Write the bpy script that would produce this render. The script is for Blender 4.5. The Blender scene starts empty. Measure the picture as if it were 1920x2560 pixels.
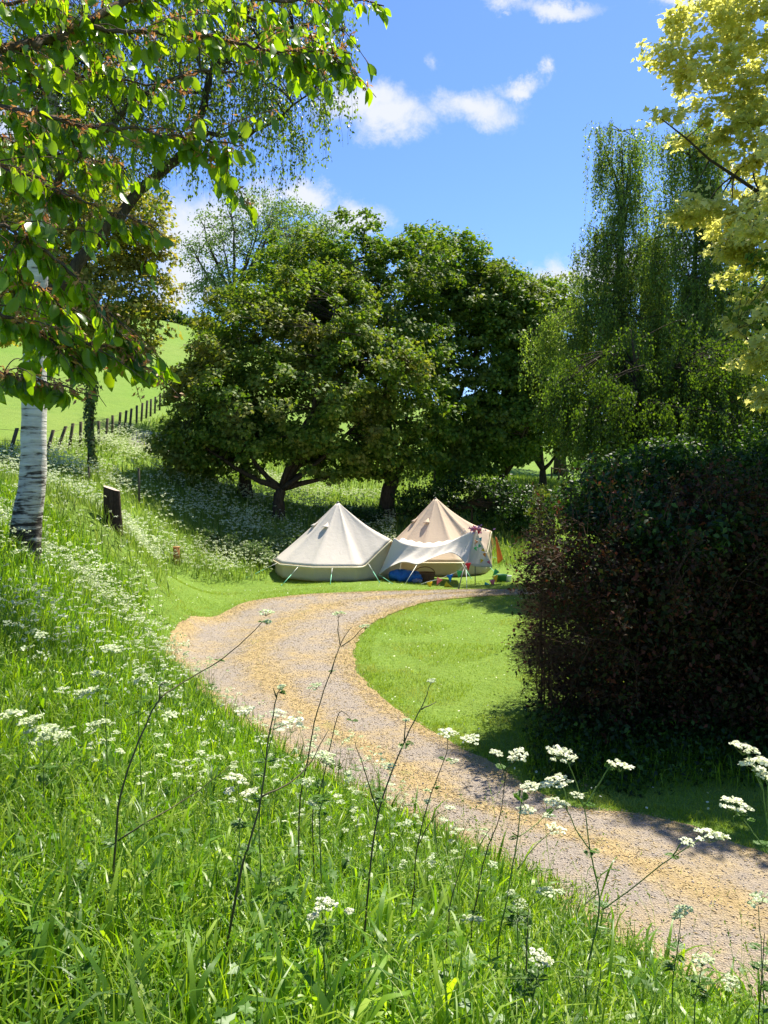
import bpy, math, random
import numpy as np
from mathutils import Vector

C = bpy.context.scene.collection
S = bpy.context.scene
R = math.radians
F = 2000.0                       # focal length in photo pixels (1920x2560 photo)
EYE = np.array([0.0, 0.0, 3.5])  # eye above the track level
PIT = math.atan(96 / F)

# ------------------------------------------------------------------ camera
cd = bpy.data.cameras.new('camera'); cam = bpy.data.objects.new('camera', cd); C.objects.link(cam)
cd.sensor_fit = 'VERTICAL'; cd.sensor_height = 24; cd.lens = 24 * F / 2560
cd.clip_start = 0.05; cd.clip_end = 2000
cam.location = EYE; cam.rotation_euler = (R(90) - PIT, 0, 0)
S.camera = cam

# ------------------------------------------------------------------ light
SUN_EL, SUN_AZ = R(59), R(36)    # azimuth from +Y towards +X
sund = Vector((math.cos(SUN_EL) * math.sin(SUN_AZ), math.cos(SUN_EL) * math.cos(SUN_AZ), math.sin(SUN_EL)))
ld = bpy.data.lights.new('sun', 'SUN'); ld.energy = 5.0; ld.angle = R(0.5); ld.color = (1, .94, .80)
lo = bpy.data.objects.new('sun', ld); C.objects.link(lo); lo.rotation_euler = sund.to_track_quat('Z', 'Y').to_euler()
lo.location = (0, 0, 30)
S.view_settings.view_transform = 'Standard'; S.view_settings.look = 'None'
S.view_settings.exposure = 1.25; S.view_settings.gamma = 1
S.cycles.max_bounces = 8; S.cycles.diffuse_bounces = 4; S.cycles.transmission_bounces = 6

def ray(px, py):
    u, v = (px - 960) / F, (1280 - py) / F
    c, s = math.cos(PIT), math.sin(PIT)
    return np.array([u, c + v * s, -s + v * c])      # x, y (forward), z
def P(px, py, Y):
    d = ray(px, py); return EYE + d * (Y / d[1])

W = bpy.data.worlds.new('World'); S.world = W; W.use_nodes = True
wt = W.node_tree; wt.nodes.clear()
def N(nt, t, **k):
    n = nt.nodes.new(t)
    for a, b in k.items(): setattr(n, a, b)
    return n
def mth(nt, op, a, b=None, c=None, clamp=False):
    n = N(nt, 'ShaderNodeMath', operation=op, use_clamp=clamp)
    for i, v in enumerate((a, b, c)):
        if v is None: continue
        if isinstance(v, (int, float)): n.inputs[i].default_value = v
        else: nt.links.new(v, n.inputs[i])
    return n.outputs[0]
def mixc(nt, fac, a, b, mode='MIX'):
    n = N(nt, 'ShaderNodeMix', data_type='RGBA', blend_type=mode)
    for s, v in ((n.inputs[0], fac), (n.inputs[6], a), (n.inputs[7], b)):
        if isinstance(v, (int, float)): s.default_value = v
        elif isinstance(v, tuple): s.default_value = (*v, 1)[:4]
        else: nt.links.new(v, s)
    return n.outputs[2]
sky = N(wt, 'ShaderNodeTexSky', sky_type='NISHITA', sun_disc=False, sun_elevation=SUN_EL, sun_rotation=SUN_AZ,
        air_density=1.0, dust_density=0.25, ozone_density=2.2, altitude=100)
tc = N(wt, 'ShaderNodeTexCoord'); sx = N(wt, 'ShaderNodeSeparateXYZ'); wt.links.new(tc.outputs['Generated'], sx.inputs[0])
yy = mth(wt, 'MAXIMUM', sx.outputs[1], 0.05)
u0 = mth(wt, 'DIVIDE', sx.outputs[0], yy); v0 = mth(wt, 'DIVIDE', sx.outputs[2], yy)
cb = N(wt, 'ShaderNodeCombineXYZ'); wt.links.new(u0, cb.inputs[0]); wt.links.new(v0, cb.inputs[1])
def noise(nt, vec, scale, detail=5, rough=.6, dist=0.0):
    n = N(nt, 'ShaderNodeTexNoise'); n.inputs['Scale'].default_value = scale; n.inputs['Detail'].default_value = detail
    n.inputs['Roughness'].default_value = rough; n.inputs['Distortion'].default_value = dist
    if vec is not None: nt.links.new(vec, n.inputs['Vector'])
    return n
nw = noise(wt, cb.outputs[0], 9, 7, .68)
sw = N(wt, 'ShaderNodeSeparateColor'); wt.links.new(nw.outputs['Color'], sw.inputs[0])
uw = mth(wt, 'ADD', u0, mth(wt, 'MULTIPLY', mth(wt, 'SUBTRACT', sw.outputs[0], .5), .11))
vw = mth(wt, 'ADD', v0, mth(wt, 'MULTIPLY', mth(wt, 'SUBTRACT', sw.outputs[1], .5), .09))
acc = None
for (px, py, a, b, k) in [(905, 265, 120, 50, 1), (975, 300, 110, 60, 1.0), (1180, 272, 130, 52, 1), (1305, 212, 55, 24, .75), (1378, 175, 26, 32, .7),
                        (1077, 140, 26, 26, .4), (1260, 5, 60, 25, .6), (1390, 12, 130, 28, .9), (1685, 5, 85, 24, .75), (1265, 30, 25, 10, .5),
                        (885, 540, 105, 62, 1), (760, 485, 70, 48, 1), (640, 500, 90, 50, 1), (500, 560, 150, 110, 1.1), (465, 690, 90, 130, .9),
                        (1400, 705, 110, 62, 1), (1530, 690, 160, 66, 1), (1700, 640, 120, 60, .6), (100, 300, 200, 90, .8), (-350, 420, 260, 110, 1), (2350, 330, 260, 110, 1), (2100, 620, 180, 60, .9)]:
    d = ray(px, py); uc, vc = d[0] / d[1], d[2] / d[1]
    du = mth(wt, 'DIVIDE', mth(wt, 'SUBTRACT', uw, uc), a * 1.3 / F); dv = mth(wt, 'DIVIDE', mth(wt, 'SUBTRACT', vw, vc), b * 1.35 / F)
    r = mth(wt, 'SQRT', mth(wt, 'ADD', mth(wt, 'MULTIPLY', du, du), mth(wt, 'MULTIPLY', dv, dv)))
    m = mth(wt, 'MULTIPLY', mth(wt, 'SUBTRACT', 1.0, r, clamp=True), k)
    acc = m if acc is None else mth(wt, 'MAXIMUM', acc, m)
nd = noise(wt, cb.outputs[0], 17, 9, .7, .9)
cl = mth(wt, 'MULTIPLY_ADD', mth(wt, 'SUBTRACT', nd.outputs[0], .5), 1.3, mth(wt, 'MULTIPLY', acc, 1.45))
mr = N(wt, 'ShaderNodeMapRange', interpolation_type='SMOOTHSTEP'); wt.links.new(cl, mr.inputs[0])
mr.inputs[1].default_value = .1; mr.inputs[2].default_value = 1.15
fac = mth(wt, 'MULTIPLY', mr.outputs[0], mth(wt, 'GREATER_THAN', acc, 0.0005))
fac = mth(wt, 'MULTIPLY', fac, mth(wt, 'MULTIPLY', mth(wt, 'MINIMUM', mth(wt, 'MULTIPLY', acc, 9), 1), .93))
skyc = mixc(wt, 1.0, sky.outputs[0], (0.80, 1.02, 1.42), 'MULTIPLY')
skyf = mixc(wt, fac, skyc, (6.3, 6.5, 6.9))
bg = N(wt, 'ShaderNodeBackground'); bg.inputs[1].default_value = 0.062; wt.links.new(skyf, bg.inputs[0])
wo = N(wt, 'ShaderNodeOutputWorld'); wt.links.new(bg.outputs[0], wo.inputs[0])

# ------------------------------------------------------------------ materials
def newmat(name):
    m = bpy.data.materials.new(name); m.use_nodes = True; nt = m.node_tree; nt.nodes.clear()
    return m, nt
def finish(nt, shader): o = N(nt, 'ShaderNodeOutputMaterial'); nt.links.new(shader, o.inputs[0])
def princ(nt, col, rough=.6, spec=.3, bump=None, bs=.3, bd=.01):
    p = N(nt, 'ShaderNodeBsdfPrincipled'); p.inputs['Roughness'].default_value = rough
    p.inputs['Specular IOR Level'].default_value = spec
    if isinstance(col, tuple): p.inputs['Base Color'].default_value = (*col, 1)
    else: nt.links.new(col, p.inputs['Base Color'])
    if bump is not None:
        b = N(nt, 'ShaderNodeBump'); b.inputs['Strength'].default_value = bs; b.inputs['Distance'].default_value = bd
        nt.links.new(bump, b.inputs['Height']); nt.links.new(b.outputs[0], p.inputs['Normal'])
    return p.outputs[0]
def ramp(nt, fac, stops, interp='LINEAR'):
    r = N(nt, 'ShaderNodeValToRGB'); e = r.color_ramp; e.interpolation = interp
    while len(e.elements) < len(stops): e.elements.new(.5)
    for el, (p, c) in zip(e.elements, stops): el.position = p; el.color = (*c, 1)
    nt.links.new(fac, r.inputs[0]); return r.outputs[0]
def leafmat(name, cols, tcol=(1.5, 1.7, .5), trans=.4, rough=.45, spec=.35, patch=None, ps=.6):
    """leaf: colour varies from leaf to leaf; light passes through; patch = a second colour that grows in places"""
    m, nt = newmat(name)
    g = N(nt, 'ShaderNodeNewGeometry')
    n = len(cols)
    c = ramp(nt, g.outputs['Random Per Island'], [((i + .0) / max(1, n - 1), k) for i, k in enumerate(cols)])
    co = N(nt, 'ShaderNodeTexCoord').outputs['Object']
    nz = noise(nt, co, ps, 3, .6)
    if patch:
        f = N(nt, 'ShaderNodeMapRange'); nt.links.new(nz.outputs[0], f.inputs[0]); f.inputs[1].default_value = .48; f.inputs[2].default_value = .68
        c = mixc(nt, mth(nt, 'MULTIPLY', f.outputs[0], .85), c, patch)
    else:
        f = N(nt, 'ShaderNodeMapRange'); nt.links.new(nz.outputs[0], f.inputs[0]); f.inputs[1].default_value = .3; f.inputs[2].default_value = .7
        f.inputs[3].default_value = .78; f.inputs[4].default_value = 1.22
        v = N(nt, 'ShaderNodeHueSaturation'); nt.links.new(f.outputs[0], v.inputs['Value']); nt.links.new(c, v.inputs['Color']); c = v.outputs[0]
    p = princ(nt, c, rough, spec)
    t = N(nt, 'ShaderNodeBsdfTranslucent'); nt.links.new(mixc(nt, 1.0, c, tcol, 'MULTIPLY'), t.inputs[0])
    mx = N(nt, 'ShaderNodeMixShader'); mx.inputs[0].default_value = trans
    nt.links.new(p, mx.inputs[1]); nt.links.new(t.outputs[0], mx.inputs[2]); finish(nt, mx.outputs[0]); return m
def plain(name, col, rough=.6, spec=.3, var=.25, sc=8, bump=.3, trans=0):
    m, nt = newmat(name); co = N(nt, 'ShaderNodeTexCoord').outputs['Object']
    nz = noise(nt, co, sc, 6, .6)
    c = mixc(nt, nz.outputs[0], tuple(max(0, k * (1 - var)) for k in col), tuple(min(1, k * (1 + var)) for k in col))
    p = princ(nt, c, rough, spec, nz.outputs[0], bump, .01)
    if trans:
        t = N(nt, 'ShaderNodeBsdfTranslucent'); nt.links.new(c, t.inputs[0]); mx = N(nt, 'ShaderNodeMixShader'); mx.inputs[0].default_value = trans
        nt.links.new(p, mx.inputs[1]); nt.links.new(t.outputs[0], mx.inputs[2]); p = mx.outputs[0]
    finish(nt, p); return m

def barkmat(name, dark, light, sx=6, sz=1.2):
    m, nt = newmat(name); co = N(nt, 'ShaderNodeTexCoord').outputs['Object']
    mp = N(nt, 'ShaderNodeMapping'); mp.inputs['Scale'].default_value = (sx, sx, sz); nt.links.new(co, mp.inputs[0])
    nz = noise(nt, mp.outputs[0], 3, 8, .7)
    finish(nt, princ(nt, ramp(nt, nz.outputs[0], [(.3, dark), (.7, light)]), .9, .1, nz.outputs[0], .8, .03)); return m
def birchbark():
    m, nt = newmat('birch_bark'); co = N(nt, 'ShaderNodeTexCoord').outputs['Object']
    mp = N(nt, 'ShaderNodeMapping'); mp.inputs['Scale'].default_value = (1.6, 1.6, 13); nt.links.new(co, mp.inputs[0])
    n1 = noise(nt, mp.outputs[0], 1.6, 6, .62, .4)
    n2 = noise(nt, co, 3.2, 5, .6, .8)
    sp = N(nt, 'ShaderNodeSeparateXYZ'); nt.links.new(co, sp.inputs[0])
    low = N(nt, 'ShaderNodeMapRange'); nt.links.new(sp.outputs[2], low.inputs[0])
    low.inputs[1].default_value = 0.2; low.inputs[2].default_value = 2.0; low.inputs[3].default_value = .2; low.inputs[4].default_value = -.03
    k = mth(nt, 'ADD', n1.outputs[0], mth(nt, 'MULTIPLY', mth(nt, 'SUBTRACT', n2.outputs[0], .5), .45))
    k = mth(nt, 'SUBTRACT', k, low.outputs[0])
    c = ramp(nt, k, [(.30, (.03, .025, .02)), (.37, (.14, .125, .1)), (.43, (.42, .4, .35)), (.62, (.62, .6, .54))])
    finish(nt, princ(nt, c, .7, .2, k, .8, .03)); return m

M = {}
M['meadow'] = leafmat('meadow_blade', [(.042, .115, .006), (.09, .195, .009), (.155, .275, .014), (.26, .37, .028)], (1.75, 1.7, .4), .48, .4, .42, ps=.9)
M['farmeadow'] = leafmat('far_meadow_blade', [(.12, .2, .02), (.18, .27, .035), (.25, .33, .06), (.36, .41, .15)], (1.3, 1.4, .6), .35, .6, .2, ps=.35)
M['lawn'] = leafmat('lawn_blade', [(.16, .26, .018), (.21, .32, .025), (.27, .37, .04)], (1.5, 1.4, .6), .42, .5, .25, patch=(.33, .36, .1), ps=1.1)
M['white'] = leafmat('umbel_white', [(.62, .64, .42), (.76, .77, .58), (.83, .83, .68)], (1, 1, .85), .3, .7, .1)
M['cream'] = leafmat('faint_umbel', [(.42, .5, .25), (.6, .66, .42), (.75, .77, .6)], (1, 1, .8), .35, .7, .1)
M['stem'] = plain('green_stem', (.14, .21, .05), .6, .2, .4, 20)
M['darkstem'] = plain('dark_stem', (.1, .085, .04), .7, .2, .4, 20)
M['fern'] = leafmat('fine_leaf', [(.07, .15, .02), (.1, .2, .03)], (1.5, 1.6, .6), .4)
M['maple'] = leafmat('maple_leaf', [(.05, .11, .012), (.1, .17, .017), (.16, .23, .026), (.26, .29, .055)], (1.6, 1.7, .5), .36, .6, .25, patch=(.23, .19, .06), ps=.42)
M['maple_b'] = leafmat('maple_leaf_green', [(.04, .1, .012), (.08, .155, .016), (.14, .215, .024), (.22, .27, .04)], (1.6, 1.7, .5), .36, .6, .25, patch=(.13, .15, .035), ps=.5)
M['fieldmaple'] = leafmat('field_maple_leaf', [(.09, .15, .018), (.15, .2, .025), (.24, .26, .045), (.4, .33, .08)], (1.6, 1.5, .5), .45, .5, .35, patch=(.3, .25, .06), ps=.7)
M['pale'] = leafmat('pale_leaf', [(.09, .16, .04), (.14, .21, .06), (.2, .26, .1)], (1.3, 1.4, .7), .4, .5, .3)
M['birch'] = leafmat('birch_leaf', [(.06, .11, .015), (.1, .17, .02), (.15, .22, .03)], (1.9, 1.8, .5), .48, .4, .4)
M['weep_low'] = leafmat('low_birch_leaf', [(.035, .075, .015), (.06, .115, .018), (.11, .18, .025)], (1.9, 1.8, .4), .42, .5, .3)
M['weep'] = leafmat('weeping_birch_leaf', [(.07, .13, .03), (.11, .185, .038), (.2, .28, .06)], (1.9, 1.8, .6), .5, .45, .35)
M['cherry'] = leafmat('cherry_leaf', [(.06, .13, .01), (.1, .185, .012), (.16, .25, .016)], (2.9, 2.6, .35), .6, .33, .6)
M['bract'] = leafmat('bract', [(.4, .2, .07), (.5, .3, .12), (.35, .14, .06)], (1.2, 1, .8), .4)
M['gold'] = leafmat('golden_leaf', [(.48, .5, .13), (.62, .62, .22), (.74, .72, .34)], (1.3, 1.25, .8), .55, .45, .3, patch=(.5, .52, .14), ps=.55)
M['hedge'] = leafmat('copper_leaf', [(.03, .018, .009), (.045, .028, .011), (.028, .045, .011), (.04, .06, .014), (.05, .022, .012), (.14, .045, .025)], (1.5, 1.2, .6), .22, .7, .15)
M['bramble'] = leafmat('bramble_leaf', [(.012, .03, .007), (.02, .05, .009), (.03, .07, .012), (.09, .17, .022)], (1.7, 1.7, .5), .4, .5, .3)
M['yellow'] = leafmat('yellow_shrub_leaf', [(.3, .36, .04), (.42, .45, .06)], (1.2, 1.2, .5), .4)
M['ivy'] = leafmat('ivy_leaf', [(.03, .07, .014), (.06, .11, .02), (.12, .16, .04)], (1.3, 1.4, .5), .25)
M['bark'] = barkmat('brown_bark', (.02, .015, .01), (.1, .08, .055))
M['cherrybark'] = barkmat('cherry_bark', (.04, .028, .02), (.16, .12, .09), 6, 6)
M['twig'] = barkmat('twig_bark', (.06, .034, .02), (.18, .11, .07), 8, 8)
M['birchbark'] = birchbark()

def build_ground_mat():
    m, nt = newmat('grass_ground'); co = N(nt, 'ShaderNodeTexCoord').outputs['Object']
    a = noise(nt, co, .35, 6, .6); b = noise(nt, co, 9, 6, .7); d = noise(nt, co, .06, 4, .6)
    c = ramp(nt, b.outputs[0], [(.3, (.075, .15, .016)), (.5, (.13, .225, .03)), (.72, (.2, .28, .05))])
    c = mixc(nt, mth(nt, 'MULTIPLY', a.outputs[0], .6), c, (.16, .25, .04))
    c = mixc(nt, mth(nt, 'MULTIPLY', mth(nt, 'SUBTRACT', d.outputs[0], .4, clamp=True), 1.5), c, (.2, .24, .06))
    e_ = noise(nt, co, 1.1, 8, .75, .5); c = mixc(nt, mth(nt, 'MULTIPLY', mth(nt, 'SUBTRACT', e_.outputs[0], .46, clamp=True), 2.4, clamp=True), c, (.09, .16, .025))
    finish(nt, princ(nt, c, .95, .1, b.outputs[0], .9, .08)); return m
def build_path_mat():
    m, nt = newmat('gravel_path'); tcn = N(nt, 'ShaderNodeTexCoord'); co = tcn.outputs['Object']; uv = tcn.outputs['UV']
    big = noise(nt, co, .9, 6, .65, .4); mid = noise(nt, co, 6, 6, .75); fine = noise(nt, co, 70, 4, .7)
    vor = N(nt, 'ShaderNodeTexVoronoi'); vor.inputs['Scale'].default_value = 60; nt.links.new(co, vor.inputs['Vector'])
    gravel = mixc(nt, vor.outputs['Color'], (.19, .163, .145), (.4, .345, .3))
    gravel = mixc(nt, .55, gravel, ramp(nt, fine.outputs[0], [(.3, (.2, .172, .152)), (.7, (.46, .395, .34))]))
    straw = ramp(nt, mid.outputs[0], [(.3, (.3, .21, .09)), (.55, (.46, .335, .155)), (.75, (.55, .43, .23))])
    su = N(nt, 'ShaderNodeSeparateXYZ'); nt.links.new(uv, su.inputs[0])
    x = mth(nt, 'ABSOLUTE', mth(nt, 'SUBTRACT', su.outputs[0], .5))            # 0 middle, .5 edge
    centre = mth(nt, 'SUBTRACT', 1.0, mth(nt, 'MULTIPLY', x, 7), clamp=True)
    edge = mth(nt, 'MULTIPLY', mth(nt, 'SUBTRACT', x, .36, clamp=True), 7)
    k = mth(nt, 'ADD', mth(nt, 'MAXIMUM', centre, edge), mth(nt, 'MULTIPLY', mth(nt, 'SUBTRACT', big.outputs[0], .44), 3.4))
    k = mth(nt, 'ADD', k, mth(nt, 'MULTIPLY', mth(nt, 'SUBTRACT', mid.outputs[0], .5), 1.6), clamp=True)
    c = mixc(nt, mth(nt, 'MULTIPLY_ADD', k, .8, .1), gravel, straw)
    g = mth(nt, 'MULTIPLY', mth(nt, 'SUBTRACT', noise(nt, co, 1.7, 5, .6).outputs[0], .6, clamp=True), 4, clamp=True)
    c = mixc(nt, mth(nt, 'MULTIPLY', g, centre), c, (.2, .24, .05))
    h = mth(nt, 'ADD', fine.outputs[0], vor.outputs['Distance'])
    finish(nt, princ(nt, c, .95, .15, h, 1.0, .02)); return m
M['ground'] = build_ground_mat(); M['path'] = build_path_mat()

# ------------------------------------------------------------------ mesh helpers
def mesh_np(name, V, T, mat, parent=None, smooth=False, uv=None, mats=None, mi=None):
    """V (n,3), T (m,3) triangles -> one linked mesh object; coordinates are world if no parent, else relative to the parent"""
    V = np.asarray(V, dtype=np.float32); T = np.asarray(T, dtype=np.int32)
    me = bpy.data.meshes.new(name)
    me.vertices.add(len(V)); me.vertices.foreach_set('co', V.ravel())
    me.loops.add(T.size); me.loops.foreach_set('vertex_index', T.ravel())
    me.polygons.add(len(T)); me.polygons.foreach_set('loop_start', np.arange(0, T.size, T.shape[1], dtype=np.int32))
    try: me.polygons.foreach_set('loop_total', np.full(len(T), T.shape[1], dtype=np.int32))
    except Exception: pass
    if smooth: me.polygons.foreach_set('use_smooth', np.ones(len(T), dtype=bool))
    for m_ in (mats or [mat]): me.materials.append(m_)
    if mi is not None: me.polygons.foreach_set('material_index', np.asarray(mi, dtype=np.int32))
    if uv is not None:
        l = me.uv_layers.new(name='UVMap'); l.data.foreach_set('uv', np.asarray(uv, dtype=np.float32)[T.ravel()].ravel())
    me.update(); me.validate()
    o = bpy.data.objects.new(name, me); C.objects.link(o)
    if parent is not None: o.parent = parent
    return o
def tag(o, label=None, cat=None, group=None, kind=None):
    for k, v in (('label', label), ('category', cat), ('group', group), ('kind', kind)):
        if v: o[k] = v
    return o
def empty(name, loc, label, cat, group=None, rz=0):
    o = bpy.data.objects.new(name, None); C.objects.link(o); o.location = tuple(loc); o.rotation_euler = (0, 0, rz); o.empty_display_size = .2
    return tag(o, label, cat, group)
class MB:
    def __init__(s): s.v = []; s.f = []; s.n = 0
    def add(s, V, T):
        V = np.asarray(V, float); T = np.asarray(T, int)
        s.v.append(V); s.f.append(T + s.n); s.n += len(V); return s
    def build(s, name, mat, parent=None, origin=None, smooth=False):
        V = np.concatenate(s.v); T = np.concatenate(s.f)
        if origin is not None: V = V - np.asarray(origin)
        return mesh_np(name, V, T, mat, parent, smooth)
def norm(a): return a / np.maximum(np.linalg.norm(a, axis=-1, keepdims=True), 1e-9)
def tube(mb, pts, rad, n=6, wob=0, rng=None):
    pts = np.asarray(pts, float); k = len(pts); rad = np.broadcast_to(np.asarray(rad, float), (k,))
    t = norm(np.gradient(pts, axis=0)); ref = np.array([0.31, 0.95, 0.1]) if abs(t[0] @ np.array([.31, .95, .1])) < .9 else np.array([1., 0, 0])
    a = norm(np.cross(t, ref)); b = np.cross(t, a)
    th = np.arange(n) * 2 * math.pi / n
    rr = rad[:, None] * np.ones(n)
    if wob: rr = rr * (1 + wob * rng.standard_normal((k, n)))
    V = pts[:, None, :] + rr[..., None] * (np.cos(th)[None, :, None] * a[:, None] + np.sin(th)[None, :, None] * b[:, None])
    i = np.arange(k - 1)[:, None] * n + np.arange(n)[None]; j = np.arange(k - 1)[:, None] * n + (np.arange(n)[None] + 1) % n
    T = np.stack([i, j, j + n, i, j + n, i + n], -1).reshape(-1, 3)
    V = np.concatenate([V.reshape(-1, 3), pts[:1], pts[-1:]]); q = k * n
    c0 = np.stack([np.full(n, q), (np.arange(n) + 1) % n, np.arange(n)], -1)
    c1 = np.stack([np.full(n, q + 1), (k - 1) * n + np.arange(n), (k - 1) * n + (np.arange(n) + 1) % n], -1)
    mb.add(V, np.concatenate([T, c0, c1]))
def tubes(mb, Pts, Rad, n=3):
    """many polylines at once: Pts (N,k,3), Rad (N,k)"""
    Nn, k, _ = Pts.shape
    if Nn == 0: return
    t = norm(np.gradient(Pts, axis=1)); ref = np.array([.31, .9, .21]); a = norm(np.cross(t, ref)); b = np.cross(t, a)
    th = np.arange(n) * 2 * math.pi / n
    V = Pts[:, :, None] + Rad[:, :, None, None] * (np.cos(th)[:, None] * a[:, :, None] + np.sin(th)[:, None] * b[:, :, None])
    i = np.arange(k - 1)[:, None] * n + np.arange(n)[None]; j = np.arange(k - 1)[:, None] * n + (np.arange(n)[None] + 1) % n
    T = np.stack([i, j, j + n, i, j + n, i + n], -1).reshape(-1, 3)
    T = (T[None] + (np.arange(Nn) * k * n)[:, None, None]).reshape(-1, 3)
    mb.add(V.reshape(-1, 3), T)
def bez(a, b, c, k=7):
    t = np.linspace(0, 1, k)[:, None]; return (1 - t) ** 2 * a + 2 * t * (1 - t) * b + t * t * c
def smooth_line(pts, k=4):
    """Catmull-Rom through the points"""
    p = np.asarray(pts, float); p = np.vstack([2 * p[0] - p[1], p, 2 * p[-1] - p[-2]]); out = []
    for i in range(1, len(p) - 2):
        for t in np.arange(k) / k:
            out.append(.5 * (2 * p[i] + (p[i + 1] - p[i - 1]) * t + (2 * p[i - 1] - 5 * p[i] + 4 * p[i + 1] - p[i + 2]) * t * t + (-p[i - 1] + 3 * p[i] - 3 * p[i + 1] + p[i + 2]) * t ** 3))
    out.append(p[-2]); return np.array(out)
def frames(axis, nrm_, roll=None):
    """columns side, axis, normal"""
    y = norm(axis); z = norm(nrm_ - (nrm_ * y).sum(-1, keepdims=True) * y); x = np.cross(y, z)
    return np.stack([x, y, z], -1)
def scatter(mb, tv, tf, pos, Rm, sc):
    """instances of the template (tv, tf) at pos with frames Rm and sizes sc (N,) or (N,3)"""
    tv = np.asarray(tv, float); tf = np.asarray(tf, int); sc = np.asarray(sc, float)
    if sc.ndim == 1: sc = sc[:, None] * np.ones(3)
    V = np.einsum('nij,nkj->nki', Rm, tv[None] * sc[:, None, :]) + pos[:, None]
    T = (tf[None] + (np.arange(len(pos)) * len(tv))[:, None, None]).reshape(-1, 3)
    mb.add(V.reshape(-1, 3), T)
def rdir(rng, n): return norm(rng.standard_normal((n, 3)))

# leaf templates (x side, y length, z normal)
L_OVAL = (np.array([(0, 0, 0), (-.3, .45, .09), (.3, .45, .09), (0, 1, -.12), (0, .5, 0)]), [(0, 2, 4), (4, 2, 3), (0, 4, 1), (4, 3, 1)])
def _cherry():
    ys = [0, .12, .3, .55, .78, 1.0]; ws = [.01, .16, .25, .27, .16, 0]; v = []; f = []
    for y, w in zip(ys, ws):
        z = -.22 * y * y
        v += [(-w, y, z + w * .35), (0, y, z), (w, y, z + w * .35)]
    for i in range(5):
        a = i * 3; b = a + 3
        f += [(a, a + 1, b + 1), (a, b + 1, b), (a + 1, a + 2, b + 2), (a + 1, b + 2, b + 1)]
    return np.array(v), f
L_CHERRY = _cherry()
def _maple():
    pts = [(0, 0), (.18, .12), (.42, .06), (.34, .28), (.52, .5), (.26, .52), (.18, .62), (0, 1.0)]
    pts = pts + [(-x, y) for x, y in pts[-2:0:-1]]
    v = [(0, .4, 0)] + [(x, y, -.25 * abs(x) * abs(x) - .1 * y * y + (.06 if i % 2 else 0)) for i, (x, y) in enumerate(pts)]
    n = len(pts); return np.array(v), [(0, 1 + i, 1 + (i + 1) % n) for i in range(n)]
L_MAPLE = _maple()
def blade(bend, w=.012, k=4):
    """unit-length grass blade, upright below and hooking over towards +y near its tip"""
    v = []; f = []; y = z = 0.0
    for i in range(k + 1):
        t = i / k
        if i:
            tm = (i - .5) / k; a = .06 + .12 * bend * tm + bend * max(0, (tm - .42) / .58) ** 1.2; y += math.sin(a) / k; z += math.cos(a) / k
        ww = w * (.55 + .9 * t if t < .5 else 1.0) * (1 - max(0, t - .45) ** 1.5 / .41) * .5 + (.0003 if i == k else 0)
        v += [(-ww, y, z), (ww, y, z)]
    for i in range(k):
        a = 2 * i; f += [(a, a + 1, a + 3), (a, a + 3, a + 2)]
    return np.array(v), f

# ------------------------------------------------------------------ terrain
PATH_OUT = [(2700, 2900), (2150, 2700), (1850, 2560), (1600, 2400), (1400, 2280), (1150, 2120), (940, 2010), (750, 1910), (590, 1810), (490, 1725), (425, 1660), (412, 1625), (432, 1585), (500, 1545), (600, 1511), (700, 1494), (850, 1483), (1000, 1478), (1200, 1474), (1500, 1470), (1900, 1466)]
PATH_IN = [(3100, 2430), (2500, 2300), (1920, 2140), (1700, 2062), (1560, 2034), (1450, 2026), (1330, 1975), (1200, 1895), (1110, 1850), (1040, 1808), (975, 1765), (920, 1712), (890, 1665), (884, 1625), (905, 1585), (950, 1550), (1020, 1520), (1100, 1502), (1230, 1491), (1500, 1482), (1900, 1476)]
def plan(px, py, z=0.0):
    d = ray(px, py); t = (z - EYE[2]) / d[2]; p = EYE + d * t; return p[:2]
po = smooth_line(np.array([plan(*q) for q in PATH_OUT]), 8); pi_ = smooth_line(np.array([plan(*q) for q in PATH_IN]), 8)
PATHPOLY = np.vstack([po, pi_[::-1]])
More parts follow.
